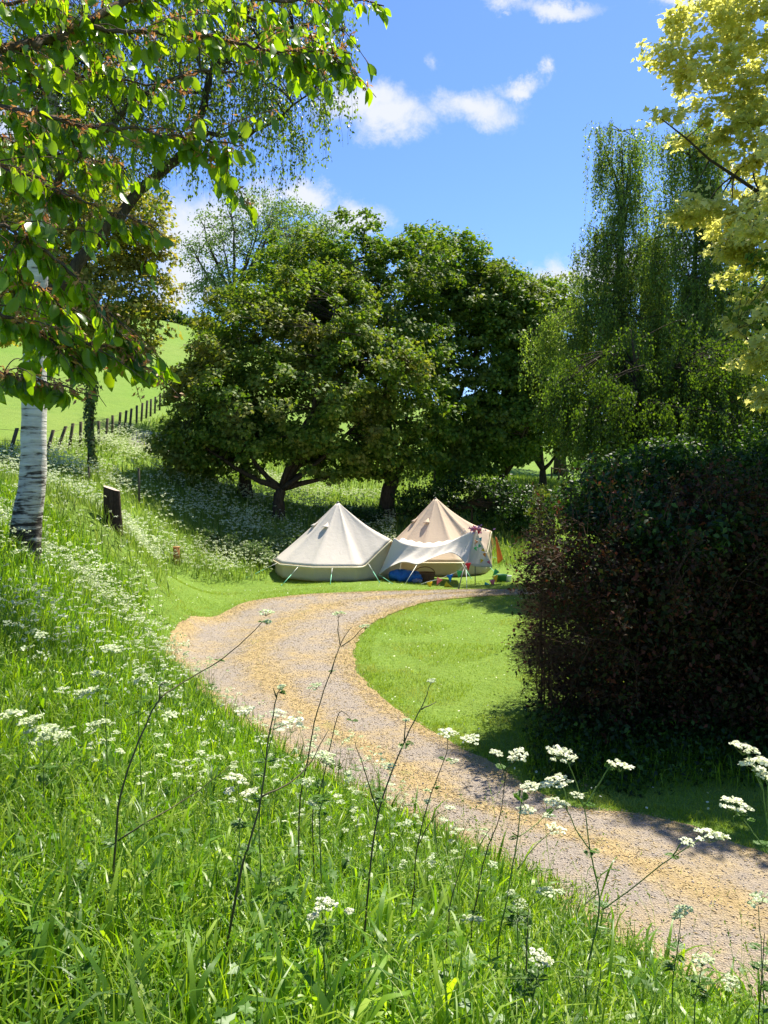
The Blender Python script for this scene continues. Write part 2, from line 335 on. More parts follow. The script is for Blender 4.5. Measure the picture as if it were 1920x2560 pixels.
CP = [(0, 0, 1.9), (-2, 0, 2.05), (-5, 0, 2.6), (3, 0, 1.3), (6, 0, .6), (12, 0, .1), (0, 3, 1.3), (-2, 3, 1.7), (-4, 3, 2.3), (2, 3, .62), (0, 5, .6), (-2, 5, 1.2), (-4, 5, 2.0),
      (-1.2, 7, .42), (-3, 8, 1.15), (-5, 8, 2.1), (-8, 8, 3.1), (-4.2, 11.5, 1.15), (-5.5, 12, 2.2), (-9, 12, 3.4), (-5.6, 15.5, 1.0), (-8, 16, 2.75), (-11, 17, 3.3),
      (-6.5, 19, 2.35), (-5.2, 20.5, .15), (-5.9, 24.5, 0), (-6.75, 26, .55), (-6.6, 21.5, 1.35), (-5, 23, 0), (-10, 22, 3.0), (-5.5, 26.5, .05), (-9, 27, 2.3), (-4, 31.5, .45), (-5, 36, 1.6), (0, 34, .45), (0, 38.5, 1.35), (5, 37, .9), (-2, 45, 2.2), (5, 44, 2.0), (9, 48, 2.9), (-8, 36, 2.7),
      (-15.5, 32, 4.4), (-14.5, 36, 4.7), (-14.5, 44, 5.7), (-14.7, 52, 6.9), (-24, 36, 6.2), (-10, 44, 4.2), (-8, 55, 5.2), (-30, 60, 11), (-15, 62, 8.6), (0, 60, 4.4),
      (-36, 100, 21), (-10, 100, 14), (15, 100, 8), (-60, 100, 24), (-36, 135, 29.0), (-80, 135, 31), (0, 135, 17), (-36, 150, 29.4), (-36, 180, 26), (0, 180, 15), (40, 135, 8), (80, 135, 4),
      (-100, 60, 18), (-100, 20, 12), (-50, 10, 7), (-40, -40, 5), (0, -40, 2), (40, -40, 0), (100, 0, -1), (60, 60, 1), (25, 40, .8), (20, 60, 2), (150, 150, 0), (-150, 150, 32), (0, 300, 0), (150, 300, 0), (-150, 300, 20), (-150, -50, 10), (150, -50, -1),
      (4.5, 29, -.22), (2, 28.4, -.22), (2, 31, -.2), (4, 32.5, -.05), (-1.6, 28, 0), (-3.8, 28, 0), (0, 25, 0), (3, 25, -.05), (-3, 24, 0), (6, 25, -.05), (10, 25, 0), (2, 20, 0), (6, 18, 0), (2, 14, 0), (5, 12, 0), (8, 10, 0), (12, 14, 0), (12, 20, 0), (20, 20, 0), (8, 6, 0), (14, 6, 0), (14, 30, .3), (9, 31, .2)]
for a in range(2, len(PATH_OUT) - 1):
    for q in (PATH_OUT[a], PATH_IN[a], ((PATH_OUT[a][0] + PATH_IN[a][0]) / 2, (PATH_OUT[a][1] + PATH_IN[a][1]) / 2)):
        g = plan(*q)
        if g[1] < 26: CP.append((g[0], g[1], 0.0))
CP = np.array(CP, float)
def _ker(r): return np.sqrt(r * r + .8)
_A = _ker(np.linalg.norm(CP[:, None, :2] - CP[None, :, :2], axis=-1)); n_ = len(CP)
_Q = np.hstack([np.ones((n_, 1)), CP[:, :2] / 50])
_K = np.block([[_A - np.eye(n_) * .05, _Q], [_Q.T, np.zeros((3, 3))]])
_w = np.linalg.solve(_K, np.concatenate([CP[:, 2], np.zeros(3)]))
def H(x, y):
    x = np.asarray(x, float); y = np.asarray(y, float); sh = x.shape; x = x.ravel(); y = y.ravel(); out = np.empty(len(x))
    for i in range(0, len(x), 20000):
        xx, y2 = x[i:i + 20000], y[i:i + 20000]
        d = np.sqrt((xx[:, None] - CP[None, :, 0]) ** 2 + (y2[:, None] - CP[None, :, 1]) ** 2)
        out[i:i + 20000] = _ker(d) @ _w[:n_] + _w[n_] + _w[n_ + 1] * xx / 50 + _w[n_ + 2] * y2 / 50
    return out.reshape(sh)
def inpoly(x, y, poly):
    c = np.zeros(x.shape, bool); p = np.asarray(poly); q = np.roll(p, -1, 0)
    for (x1, y1), (x2, y2) in zip(p, q):
        if y1 == y2: continue
        m = ((y1 > y) != (y2 > y)) & (x < (x2 - x1) * (y - y1) / (y2 - y1) + x1); c ^= m
    return c
LAWN_R = np.vstack([pi_[(pi_[:, 1] < 25.2)], [(9, 25.2), (14, 25), (14, 9)], ])
LAWN_T = np.vstack([[plan(*q) for q in [(405, 1680), (396, 1640), (388, 1580), (395, 1520), (412, 1468), (500, 1456), (640, 1447)]], [(-3.6, 29), (6, 29), (14, 27), (14, 25.3)],
                    np.array([plan(*q) for q in PATH_OUT[::-1] if 1470 <= q[1] <= 1665])])
def grid_axis(parts):
    out = []
    for a, b, s in parts: out += list(np.arange(a, b, s))
    out.append(parts[-1][1]); return np.array(out)
gx = grid_axis([(-400, -60, 20), (-60, -20, 2.5), (-20, -9, .6), (-9, 9, .22), (9, 24, .8), (24, 80, 4), (80, 400, 20)])
gy = grid_axis([(-100, -8, 8), (-8, 0, .5), (0, 30, .22), (30, 60, .7), (60, 200, 4), (200, 700, 25)])
GX, GY = np.meshgrid(gx, gy); 
_h = H(np.clip(GX, -150, 150), np.clip(GY, -50, 300))
_far = np.clip((GY - 300) / 300, 0, 1) * 12
GZ = _h - _far
ok = inpoly(GX, GY, PATHPOLY)
GZ = GZ - .0
idx = np.arange(GX.size).reshape(GX.shape)
T = np.stack([idx[:-1, :-1], idx[:-1, 1:], idx[1:, 1:], idx[1:, :-1]], -1).reshape(-1, 4)
tag(mesh_np('ground', np.stack([GX, GY, GZ], -1).reshape(-1, 3), T, M['ground'], smooth=True), kind='structure')
# the track: a ribbon between its two edges
def ribbon(name, A, B, mat, dz, cols=26, jitter=.05, seed=1):
    rng = np.random.default_rng(seed); k = 420
    def res(L):
        d = np.r_[0, np.cumsum(np.linalg.norm(np.diff(L, axis=0), axis=1))]; s = np.linspace(0, d[-1], k)
        return np.stack([np.interp(s, d, L[:, 0]), np.interp(s, d, L[:, 1])], -1)
    a, b = res(A), res(B)
    w1 = np.convolve(rng.standard_normal(k + 8), np.ones(5) / 5, 'same')[4:-4] * jitter; w2 = np.convolve(rng.standard_normal(k + 8), np.ones(5) / 5, 'same')[4:-4] * jitter
    t = np.linspace(0, 1, cols)[None, :] * np.ones((k, 1)); wd = np.linalg.norm(a - b, axis=1)
    t = t + (w1 / wd)[:, None] * (1 - t) + (w2 / wd)[:, None] * t
    XY = a[:, None] * (1 - t[..., None]) + b[:, None] * t[..., None]
    Z = H(XY[..., 0], XY[..., 1]) + dz
    V = np.concatenate([XY, Z[..., None]], -1).reshape(-1, 3)
    i = np.arange(k * cols).reshape(k, cols)
    T = np.stack([i[:-1, :-1], i[:-1, 1:], i[1:, 1:], i[1:, :-1]], -1).reshape(-1, 4)
    uv = np.stack([t.ravel(), np.repeat(np.arange(k) / 20, cols)], -1)
    return mesh_np(name, V, T, mat, smooth=True, uv=uv), a, b
path, PA, PB = ribbon('path', po, pi_, M['path'], .02)
tag(path, kind='structure')

# ------------------------------------------------------------------ ground cover
def frustum_pts(rng, y0, y1, dens, margin=1.0, side=.62):
    """random points on the ground in the wedge in front of the viewer, at dens per square metre (a number or a function of y)"""
    wmax = y1 * side + margin; A = 2 * wmax * (y1 - y0)
    n = int(A * dens); x = rng.uniform(-wmax, wmax, n); y = rng.uniform(y0, y1, n)
    m = np.abs(x) < y * side + margin; return x[m], y[m]
def dist_path(x, y):
    """signed-ish distance to the path's outline"""
    L = np.vstack([PA, PB]); d = np.full(x.shape, 1e9)
    for i in range(0, len(L), 60): d = np.minimum(d, np.sqrt((x[:, None] - L[None, i:i + 60, 0]) ** 2 + (y[:, None] - L[None, i:i + 60, 1]) ** 2).min(1))
    return d
def grow_blades(mb, rng, x, y, h0, h1, wid, bends=(.3, .9, 1.7, 2.4, 2.9), k=6, lean=.17):
    z = H(x, y); hh = rng.uniform(h0, h1, len(x)); pick = rng.integers(0, len(bends), len(x))
    for b, bd in enumerate(bends):
        m = pick == b; n = m.sum()
        if not n: continue
        tv, tf = blade(bd, 1.0, k)
        th = rng.uniform(0, 2 * math.pi, n); a = np.stack([np.cos(th), np.sin(th), np.zeros(n)], -1)
        up = norm(np.stack([rng.normal(0, lean, n), rng.normal(0, lean, n), np.ones(n)], -1))
        side = norm(np.cross(a, up)); fy = np.cross(up, side)
        Rm = np.stack([side, fy, up], -1)
        w = wid * rng.uniform(.5, 1.5, n)
        scatter(mb, tv, tf, np.stack([x[m], y[m], z[m] - .02], -1), Rm, np.stack([w, hh[m], hh[m]], -1))
def meadow_mask(x, y, edge=.0):
    rj = np.random.default_rng(1); x = x + .18 * np.sin(y * 5.1 + x * 2) + rj.normal(0, .12, x.shape); y = y + .22 * np.sin(x * 4.3) + rj.normal(0, .15, x.shape)
    return ~(inpoly(x, y, PATHPOLY) | inpoly(x, y, LAWN_R) | inpoly(x, y, LAWN_T))
rng = np.random.default_rng(5)
def patchy(x, y, s=1.3, ph=0):
    return .5 + .25 * np.sin(x * s + 1.3 * np.sin(y * s * .7 + ph)) + .25 * np.sin(y * s * 1.3 + 1.1 * np.sin(x * s * .9 + ph * 2))
# near meadow
mb = MB()
x, y = frustum_pts(rng, 1.0, 7.5, 2200, .9, .58)
m = meadow_mask(x, y) & ((x * x + y * y) > 1.7) & (x < 4) & (rng.random(len(x)) < np.clip(1.25 - y * .06, .5, 1)); x, y = x[m], y[m]
d = dist_path(x, y); hs = np.clip(.35 + d * .35, .3, 1)
q = patchy(x, y, 2.1)
sel = rng.random(len(x)) < .93
for lo_, hi_ in ((0, .5), (.5, 1.01)):
    for a_, b_ in ((0, .6), (.6, 1.01)):
        mm = sel & (hs >= lo_) & (hs < hi_) & (q >= a_) & (q < b_)
        s_ = (lo_ + min(hi_, 1)) / 2 * (1.0 if a_ else .85)
        grow_blades(mb, rng, x[mm], y[mm], .4 * s_ + .05, .86 * s_, .0105, k=5 if a_ else 6)
mm = ~sel & (hs > .45)
grow_blades(mb, rng, x[mm], y[mm], .4, .72, .022, (1.2, 2.0, 2.8), lean=.2)
k = rng.integers(0, len(x), 1500); grow_blades(ms0 := MB(), rng, x[k], y[k], .55, .92, .0035, (.4, .9, 1.5), k=6, lean=.12)
V = np.concatenate(ms0.v).reshape(-1, 14, 3); tip = V[:, 11]; d_ = norm(V[:, 13] - V[:, 9]); nn_ = len(tip); rep = 9; tt = rng.uniform(-.09, .06, (nn_, rep)); pp = (tip[:, None] + d_[:, None] * tt[..., None]).reshape(-1, 3) + rng.normal(0, .004, (nn_ * rep, 3))
scatter(ms0, *L_OVAL, pp, frames(np.repeat(d_, rep, 0) + rdir(rng, nn_ * rep) * .5, rdir(rng, nn_ * rep)), .016 * rng.uniform(.6, 1.4, nn_ * rep))
tag(ms0.build('seeding_grass', M['farmeadow']), 'thin pale seeding grass stalks standing through the near grass', None, None, 'stuff')
tag(mb.build('meadow_grass', M['meadow']), 'tall lush green grass on the near bank', None, None, 'stuff')
# mid meadow
mb = MB()
x, y = frustum_pts(rng, 7.5, 17.5, 700, .8, .56)
m = meadow_mask(x, y) & (x < 0) ; x, y = x[m], y[m]
d = dist_path(x, y); inr = d < .6
grow_blades(mb, rng, x[~inr], y[~inr], .3, .68, .013, k=3); grow_blades(mb, rng, x[inr], y[inr], .12, .36, .009, k=3)
hx, hy = rng.uniform(1.6, 7, 9000), rng.uniform(8.7, 10.4, 9000); k = (hx > .165 * hy + .1) & (rng.random(9000) < np.clip((hy - 8.6) / .9, 0, 1)); grow_blades(mb, rng, hx[k], hy[k], .1, .42, .008, k=3)
tag(mb.build('bank_grass', M['meadow']), 'tall green grass on the bank and at the foot of the hedge', None, None, 'stuff')
# far meadow
mb = MB()
x, y = frustum_pts(rng, 17.5, 34, 130, 0, .54); m = meadow_mask(x, y) & ((x < -4) | (y > 31)) ; x, y = x[m], y[m]
grow_blades(mb, rng, x, y, .25, .6, .022, (.3, .9, 1.5), k=2)
x, y = frustum_pts(rng, 34, 60, 36, 0, .52); m = ~((x < -15) & (y > 32)); x, y = x[m], y[m]
grow_blades(mb, rng, x, y, .2, .5, .045, (.3, .9, 1.5), k=2)
tag(mb.build('far_meadow_grass', M['farmeadow']), 'pale seeding grass below and beyond the trees', None, None, 'stuff')
# lawn
mb = MB()
x, y = frustum_pts(rng, 6.5, 27.5, 1500, .5, .55)
m = (inpoly(x, y, LAWN_R) | inpoly(x, y, LAWN_T)) & ~inpoly(x, y, PATHPOLY) & (rng.random(len(x)) < np.clip(1.5 - y * .045, .3, 1)); x, y = x[m], y[m]
tl = patchy(x, y, 1.9, 3) > .55; grow_blades(mb, rng, x[tl], y[tl], .05, .12, .006, (.4, 1.0, 1.6), k=2, lean=.5); tl = ~tl; grow_blades(mb, rng, x[tl], y[tl], .025, .07, .006, (.4, 1.0, 1.6), k=2, lean=.5)
d = dist_path(x, y); e = (d < .35) & (rng.random(len(x)) < .8); grow_blades(mb, rng, x[e], y[e], .05, .12, .006, (.4, 1.2), k=2, lean=.6)
# straggling blades over the track's edge and along its middle
t = rng.integers(0, len(PA), 9000); s = np.where(rng.random(9000) < .5, rng.exponential(.03, 9000), 1 - rng.exponential(.03, 9000)); s = np.where(rng.random(9000) < .2, rng.normal(.5, .07, 9000), s); s = np.clip(s, 0, 1)
e = PA[t] * (1 - s[:, None]) + PB[t] * s[:, None] + rng.normal(0, .05, (9000, 2)); e = e[(e[:, 1] > 4) & (e[:, 1] < 27)]
grow_blades(mb, rng, e[:, 0], e[:, 1], .03, .11, .006, (.6, 1.4), k=2, lean=.7)
tag(mb.build('lawn_grass', M['lawn']), 'short mown grass of the lawn beside the track', None, None, 'stuff')
# gravel and dead clippings lying on the track
def litter(name, n, mat, label, stretch, size, seed):
    rg = np.random.default_rng(seed); t = rg.integers(0, len(PA), n); s = rg.random(n)
    if stretch > 2: s = np.where(rg.random(n) < .75, np.clip(np.choose(rg.integers(0, 3, n), [rg.normal(.5, .1, n), rg.normal(.06, .05, n), rg.normal(.94, .05, n)]), 0, 1), s)
    p = PA[t] * (1 - s[:, None]) + PB[t] * s[:, None] + rg.normal(0, .04, (n, 2)); p = p[(p[:, 1] > 4) & (p[:, 1] < 26) & (np.abs(p[:, 0]) < 9)]
    n = len(p); z = H(p[:, 0], p[:, 1]) + .024
    oct_v = np.array([(1, 0, 0), (-1, 0, 0), (0, 1, 0), (0, -1, 0), (0, 0, 1), (0, 0, -1)], float) * .5
    oct_f = [(0, 2, 4), (2, 1, 4), (1, 3, 4), (3, 0, 4), (2, 0, 5), (1, 2, 5), (3, 1, 5), (0, 3, 5)]
    ax = norm(np.stack([rg.normal(0, 1, n), rg.normal(0, 1, n), rg.normal(0, .12, n)], -1)); nz = norm(np.stack([rg.normal(0, .2, n), rg.normal(0, .2, n), np.ones(n)], -1))
    sz = size * rg.uniform(.5, 1.6, n) * (1 + .03 * p[:, 1])
    mb = MB(); scatter(mb, oct_v, oct_f, np.c_[p, z], frames(ax, nz), np.stack([sz, sz * stretch * rg.uniform(.6, 1.3, n), sz * .55], -1))
    tag(mb.build(name, mat), label, None, None, 'stuff')
M['stone'] = leafmat('loose_stone', [(.24, .2, .17), (.34, .29, .25), (.46, .4, .35)], (1, 1, 1), .02, .8, .2)
M['straw'] = leafmat('dry_clipping', [(.36, .25, .1), (.49, .36, .16), (.58, .46, .25)], (1, 1, 1), .15, .8, .2)
litter('loose_gravel', 22000, M['stone'], 'loose grey stones on the track', 1.2, .010, 3)
litter('dry_clippings', 30000, M['straw'], 'dry straw coloured clippings on the track', 4.5, .0065, 4)

# ------------------------------------------------------------------ trees
def pick_clusters(rng, lumps, n, shell=.6, low=-1.0):
    L = np.array(lumps, float); w = (L[:, 3] * L[:, 5] + L[:, 3] * L[:, 4] + L[:, 4] * L[:, 5]); w /= w.sum()
    out = np.zeros((0, 3))
    while len(out) < n:
        k = rng.choice(len(L), n, p=w); d = rdir(rng, n)
        r = shell + (1.06 - shell) * rng.random(n) ** .6
        c = L[k, :3] + d * L[k, 3:6] * r[:, None]
        dd = np.sqrt((((c[:, None] - L[None, :, :3]) / L[None, :, 3:6]) ** 2).sum(-1)); dd[np.arange(n), k] = 9
        out = np.vstack([out, c[(dd.min(1) > shell) & (d[:, 2] > low)]])
    return out[:n]
def leaves_at(mb, rng, cl, centre, tmpl, per, rc, size, flat=.6, up=.9, droop=.3, outw=.5):
    n = len(cl) * per; c = np.repeat(cl, per, 0); off = rdir(rng, n) * (rng.random(n) ** .45)[:, None] * rc * np.repeat(rng.uniform(.6, 1.4, len(cl)), per)[:, None]; off[:, 2] *= flat
    p = c + off; o = norm(p - centre)
    nr = norm(o * outw + norm(off) * .5 + np.array([0, 0, up]) + rdir(rng, n) * .65)
    ax = norm(o * .5 + rdir(rng, n) + np.array([0, 0, -droop]))
    scatter(mb, *tmpl, p, frames(ax, nr), size * rng.uniform(.6, 1.35, n))
def limbs(mb, rng, fork, r0, cl, n_main=9, n_twig=140, sag=.15, tw=.025):
    """main limbs from the fork into the crown, then twigs from them to the leaf clusters"""
    fork = np.asarray(fork, float); tgt = cl[rng.choice(len(cl), n_main, replace=False)]; pts = []; rads = []
    for g in tgt:
        mid = fork * .45 + g * .55; mid[2] = fork[2] + (g[2] - fork[2]) * .42 - np.linalg.norm(g - fork) * sag * .2; mid += rng.normal(0, .15, 3)
        l = bez(fork, mid, g, 9); l[1:-1] += rng.normal(0, .04, (7, 3)) * np.linalg.norm(g - fork) * .12
        rr = r0 * np.linspace(.75, .12, 9); tube(mb, l, rr, 6); pts.append(l[2:]); rads.append(rr[2:])
    pts = np.vstack(pts); rads = np.concatenate(rads)
    k = cl[rng.choice(len(cl), min(n_twig, len(cl)), replace=False)]
    d = np.linalg.norm(k[:, None] - pts[None], axis=-1); j = d.argmin(1); a = pts[j]; r1 = np.minimum(rads[j] * .6, tw * 1.6)
    mid = (a + k) / 2 + rng.normal(0, .12, k.shape) + np.array([0, 0, .1]); t = np.linspace(0, 1, 5)[None, :, None]
    B = (1 - t) ** 2 * a[:, None] + 2 * t * (1 - t) * mid[:, None] + t * t * k[:, None]
    tubes(mb, B, r1[:, None] * np.linspace(1, .3, 5)[None], 4)
def lump(px, py, Y, rx, rz, ry=None):
    c = P(px, py, Y); s = Y / F; return (*c, rx * s, ry if ry else rx * s, rz * s)
def broadleaf(name, label, base_px, Y, trunk_px, lumps, n_cl, per, rc, size, mat, r_trunk, seed, tmpl=L_OVAL, n_main=9, n_twig=140, group=None, flat=.6, shell=.6, bark='bark', low=-1.0, cat='tree', outw=.5, up=.9):
    rng = np.random.default_rng(seed); bx = P(base_px, 1200, Y)[0]; bz = float(H(bx, Y)); base = np.array([bx, Y, bz])
    e = empty(name, base, label, cat, group)
    cl = pick_clusters(rng, lumps, n_cl, shell, low); centre = np.average(np.array(lumps)[:, :3], axis=0)
    mb = MB(); tp = [P(a, b, Y) for a, b in trunk_px]; pts = smooth_line(np.vstack([[base - [0, 0, .25]], tp]), 3)
    k = len(pts); rr = r_trunk * np.linspace(1.0, .72, k); rr[0] *= 1.5; rr[1] *= 1.12
    tube(mb, pts, rr, 12, .05, rng); limbs(mb, rng, pts[-1], r_trunk * .72, cl, n_main, n_twig)
    mb.build('trunk', M[bark], e, base, True)
    mb = MB(); leaves_at(mb, rng, cl, centre, tmpl, per, rc, size, flat, outw=outw, up=up)
    mb.build('crown', mat, e, base)
    return e
# the clump of maples behind the tents
TG = 'maples in the clump behind the tents'
broadleaf('maple_tree', 'broad bronze tinged maple on a short forked trunk directly behind the white tent', 695, 36, [(697, 1250), (702, 1222)],
          [lump(650, 860, 36.5, 190, 130), lump(800, 800, 37, 170, 120), lump(900, 930, 35.5, 160, 120), lump(560, 980, 36, 140, 120), lump(480, 1030, 35.5, 85, 120), lump(700, 1010, 35, 210, 130), lump(860, 1080, 36, 140, 90), lump(990, 1010, 36, 95, 150), lump(560, 1130, 36, 140, 75), lump(460, 1120, 35.5, 75, 70), lump(830, 1150, 36, 110, 60), lump(770, 740, 37.5, 130, 70)],
          760, 84, .56, .165, M['maple'], .3, 11, L_MAPLE, 9, 260, TG, shell=.5)
broadleaf('maple_tree', 'tall dark green maple between the two tents with a stout forked trunk', 968, 38.5, [(968, 1250), (975, 1215), (985, 1190)],
          [lump(750, 680, 41, 130, 110), lump(870, 640, 40.5, 140, 95), lump(690, 760, 40.5, 110, 90), lump(1000, 690, 40.5, 150, 110), lump(960, 850, 39.5, 170, 160), lump(1050, 960, 38.5, 110, 150), lump(960, 1120, 38.2, 120, 85), lump(850, 900, 39.5, 120, 120), lump(1060, 1120, 38.5, 70, 75), lump(900, 1150, 38.0, 60, 55), lump(830, 780, 41.2, 150, 120)],
          640, 80, .6, .175, M['maple_b'], .42, 12, L_MAPLE, 8, 220, TG, shell=.35)
broadleaf('maple_tree', 'dark rounded maple with a tall straight trunk rising behind the tan tent', 1097, 43, [(1097, 1180), (1097, 1130), (1100, 1080)],
          [lump(1120, 670, 44.2, 110, 80), lump(1070, 640, 45, 90, 70), lump(1180, 760, 43.5, 130, 110), lump(1120, 860, 43, 140, 150), lump(1240, 880, 43, 110, 150), lump(1160, 1020, 42, 130, 130), lump(1130, 1130, 41.5, 90, 65), lump(1200, 1130, 42.5, 80, 60), lump(1090, 780, 43.5, 120, 120)],
          600, 76, .65, .185, M['maple_b'], .34, 13, L_MAPLE, 8, 220, TG, shell=.35)
broadleaf('maple_tree', 'wide green maple with a low fork at the right end of the clump', 1255, 43, [(1256, 1205), (1262, 1185)],
          [lump(1290, 800, 44, 110, 90), lump(1230, 740, 44, 100, 70), lump(1330, 900, 43, 90, 120), lump(1220, 1080, 42.5, 110, 90), lump(1350, 990, 42, 75, 100), lump(1290, 1050, 43, 90, 110), lump(1330, 760, 46, 110, 50)],
          520, 76, .7, .195, M['maple_b'], .3, 14, L_MAPLE, 8, 200, TG, shell=.35)
broadleaf('maple_tree', 'small sunlit maple with a thin forked trunk just left of the hedge top', 1357, 47, [(1357, 1195), (1357, 1175)],
          [lump(1350, 1080, 47, 75, 70), lump(1390, 1010, 47, 60, 60), lump(1330, 1010, 47.5, 70, 70), lump(1365, 930, 48, 70, 60)],
          120, 60, .7, .2, M['maple'], .25, 15, L_MAPLE, 8, 80, TG)
broadleaf('maple_tree', 'dark low maple half hidden behind the left side of the bronze tinged maple', 612, 38, [(612, 1170), (612, 1150)],
          [lump(560, 1060, 38, 120, 80), lump(650, 1080, 38, 110, 70), lump(500, 1110, 37, 90, 60), lump(620, 960, 38.5, 150, 90)],
          200, 60, .7, .18, M['maple_b'], .3, 16, L_MAPLE, 8, 100, TG)
broadleaf('willow_tree', 'thin airy grey green tree with visible branches behind the left side of the clump', 600, 52, [(600, 1000), (590, 850), (585, 760)],
          [lump(560, 640, 52, 100, 80), lump(640, 560, 52, 90, 80), lump(520, 730, 52, 60, 60), lump(600, 740, 51, 110, 80), lump(530, 600, 53, 60, 80), lump(700, 590, 52, 70, 70), lump(610, 500, 52, 40, 40)],
          330, 34, .75, .17, M['pale'], .3, 17, L_OVAL, 18, 300, None, shell=.35)
broadleaf('poplar_tree', 'pale distant tree top just left of the highest maple', 790, 70, [(790, 1000), (790, 700)],
          [lump(780, 580, 70, 80, 60), lump(730, 560, 71, 70, 50), lump(840, 610, 70, 50, 50), lump(760, 700, 70, 120, 90)],
          200, 50, 1.0, .26, M['pale'], .4, 18, L_OVAL, 10, 100)
broadleaf('oak_tree', 'distant bronze green tree on the skyline left of the weeping birches', 1400, 66, [(1400, 1000), (1400, 900)],
          [lump(1380, 745, 66, 110, 50), lump(1460, 765, 67, 90, 50), lump(1300, 735, 66, 90, 55), lump(1230, 720, 66, 80, 50), lump(1400, 860, 66, 140, 80)],
          260, 50, 1.0, .27, M['maple'], .4, 19, L_OVAL, 10, 100)
broadleaf('field_maple_tree', 'yellow bronze field maple on a thin ivy clad trunk behind the white birch trunk', 228, 33, [(228, 1040), (230, 960), (232, 900)],
          [lump(330, 560, 33, 110, 90), lump(200, 620, 33, 170, 110), lump(60, 640, 33, 140, 130), lump(360, 690, 33, 80, 110), lump(240, 770, 32.5, 150, 90), lump(90, 800, 33, 150, 80), lump(380, 800, 33, 45, 60), lump(-80, 700, 33, 150, 160), lump(180, 480, 34, 180, 80), lump(340, 860, 33, 60, 30), lump(-60, 460, 34, 160, 90)],
          900, 46, .55, .17, M['fieldmaple'], .13, 20, L_MAPLE, 12, 260, shell=.35)
# background wood on the right that closes the view
for i, (px, Y, w, top, lab) in enumerate([(1700, 46, 170, 800, 'dark tree filling the gap behind the right hand weeping birch'), (1950, 40, 200, 640, 'dark tree behind the golden maple at the right edge'), (1520, 52, 150, 900, 'dark bushy tree behind the left weeping birch'), (2250, 36, 260, 600, 'large dark tree beyond the right edge of the view')]):
    broadleaf('ash_tree', lab, px, Y, [(px, 1150), (px, 1080)],
              [lump(px, (top + 1100) / 2, Y, w, (1150 - top) / 2), lump(px - w * .6, 1000, Y, w * .6, 120), lump(px + w * .6, 1000, Y - 1, w * .6, 130), lump(px, 1090, Y - 1, w * .9, 90)],
              230, 55, .9, .24, M['maple_b'], .35, 30 + i, L_OVAL, 7, 60)

broadleaf('ash_tree', 'unseen tree added outside the right edge to shade the hedge and lawn', 2520, 11.6, [(2520, 1100), (2530, 900)],  # added out of view so its crown shades the lawn by the hedge
          [(8.3, 12.0, 5.6, 2.0, 1.6, 1.6), (8.2, 13.4, 6.8, 1.9, 1.6, 1.6), (10, 12.6, 7.0, 2.4, 1.8, 2.2)], 300, 45, .5, .14, M['maple_b'], .22, 39, L_OVAL, 10, 100)
broadleaf('elder_thicket', 'dark low thicket in the shade directly behind the tan tent', 1180, 37, [(1180, 1290), (1180, 1270)],
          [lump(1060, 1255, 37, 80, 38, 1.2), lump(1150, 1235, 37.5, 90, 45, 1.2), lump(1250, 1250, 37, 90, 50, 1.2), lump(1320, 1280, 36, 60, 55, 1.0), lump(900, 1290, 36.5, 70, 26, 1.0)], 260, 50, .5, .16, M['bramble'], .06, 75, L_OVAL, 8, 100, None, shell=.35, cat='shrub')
# ivy on the field maple's trunk
def ivy():
    rng = np.random.default_rng(8); mb = MB(); n = 900; b = P(228, 1120, 33); zt = P(230, 950, 33)[2]
    z = rng.uniform(float(H(b[0], 33)), zt, n); k = (z - z.min()) / (zt - z.min()); r = .1 + .28 * k ** 2.5 * rng.random(n) + .1 * rng.random(n); th = rng.uniform(0, 6.28, n)
    o = np.stack([np.cos(th), np.sin(th), np.zeros(n)], -1); p = np.stack([b[0] + r * np.cos(th) + .06 * np.sin(z * 2), 33 + r * np.sin(th), z], -1)
    scatter(mb, *L_MAPLE, p, frames(np.array([0, 0, -1.]) + rdir(rng, n) * .5, o + rdir(rng, n) * .4), .13 * rng.uniform(.6, 1.3, n))
    e = empty('ivy', (b[0], 33, float(H(b[0], 33))), 'dark ivy climbing the thin trunk in front of the fence posts', 'ivy'); mb.build('leaves', M['ivy'], e, e.location)
ivy()

# weeping trees -------------------------------------------------
def strands(mbl, mbw, rng, roots, lmin, lmax, step, size, sway=.12, per=2, wr=.004):
    n = len(roots); Ln = rng.uniform(lmin, lmax, n); k = 7
    t = np.linspace(0, 1, k); a = rng.uniform(0, 6.28, n); o = np.stack([np.cos(a), np.sin(a)], -1) * rng.uniform(.05, .35, n)[:, None]
    L = np.zeros((n, k, 3)); L[..., 2] = roots[:, None, 2] - Ln[:, None] * (t ** 1.1)[None] + .12 * np.sin(t * 3.14)[None]
    L[..., :2] = roots[:, None, :2] + o[:, None] * (t ** .5)[None, :, None] * Ln[:, None, None] * .5 + np.cumsum(rng.normal(0, sway * .12, (n, k, 2)), 1)
    tubes(mbw, L, np.full((n, 1), wr) * np.linspace(1, .4, k)[None], 3)
    cnt = np.maximum(2, (Ln / step).astype(int)) * per; s = np.repeat(np.arange(n), cnt); tt = rng.random(len(s)) ** .9 * (k - 1); i = np.minimum(tt.astype(int), k - 2); f = (tt - i)[:, None]
    p = L[s, i] * (1 - f) + L[s, i + 1] * f + rng.normal(0, size * .5, (len(s), 3))
    scatter(mbl, *L_OVAL, p, frames(rdir(rng, len(s)) * .8 + np.array([0, 0, -1.]), rdir(rng, len(s)) + np.array([0, -.3, .2])), size * rng.uniform(.6, 1.3, len(s)))
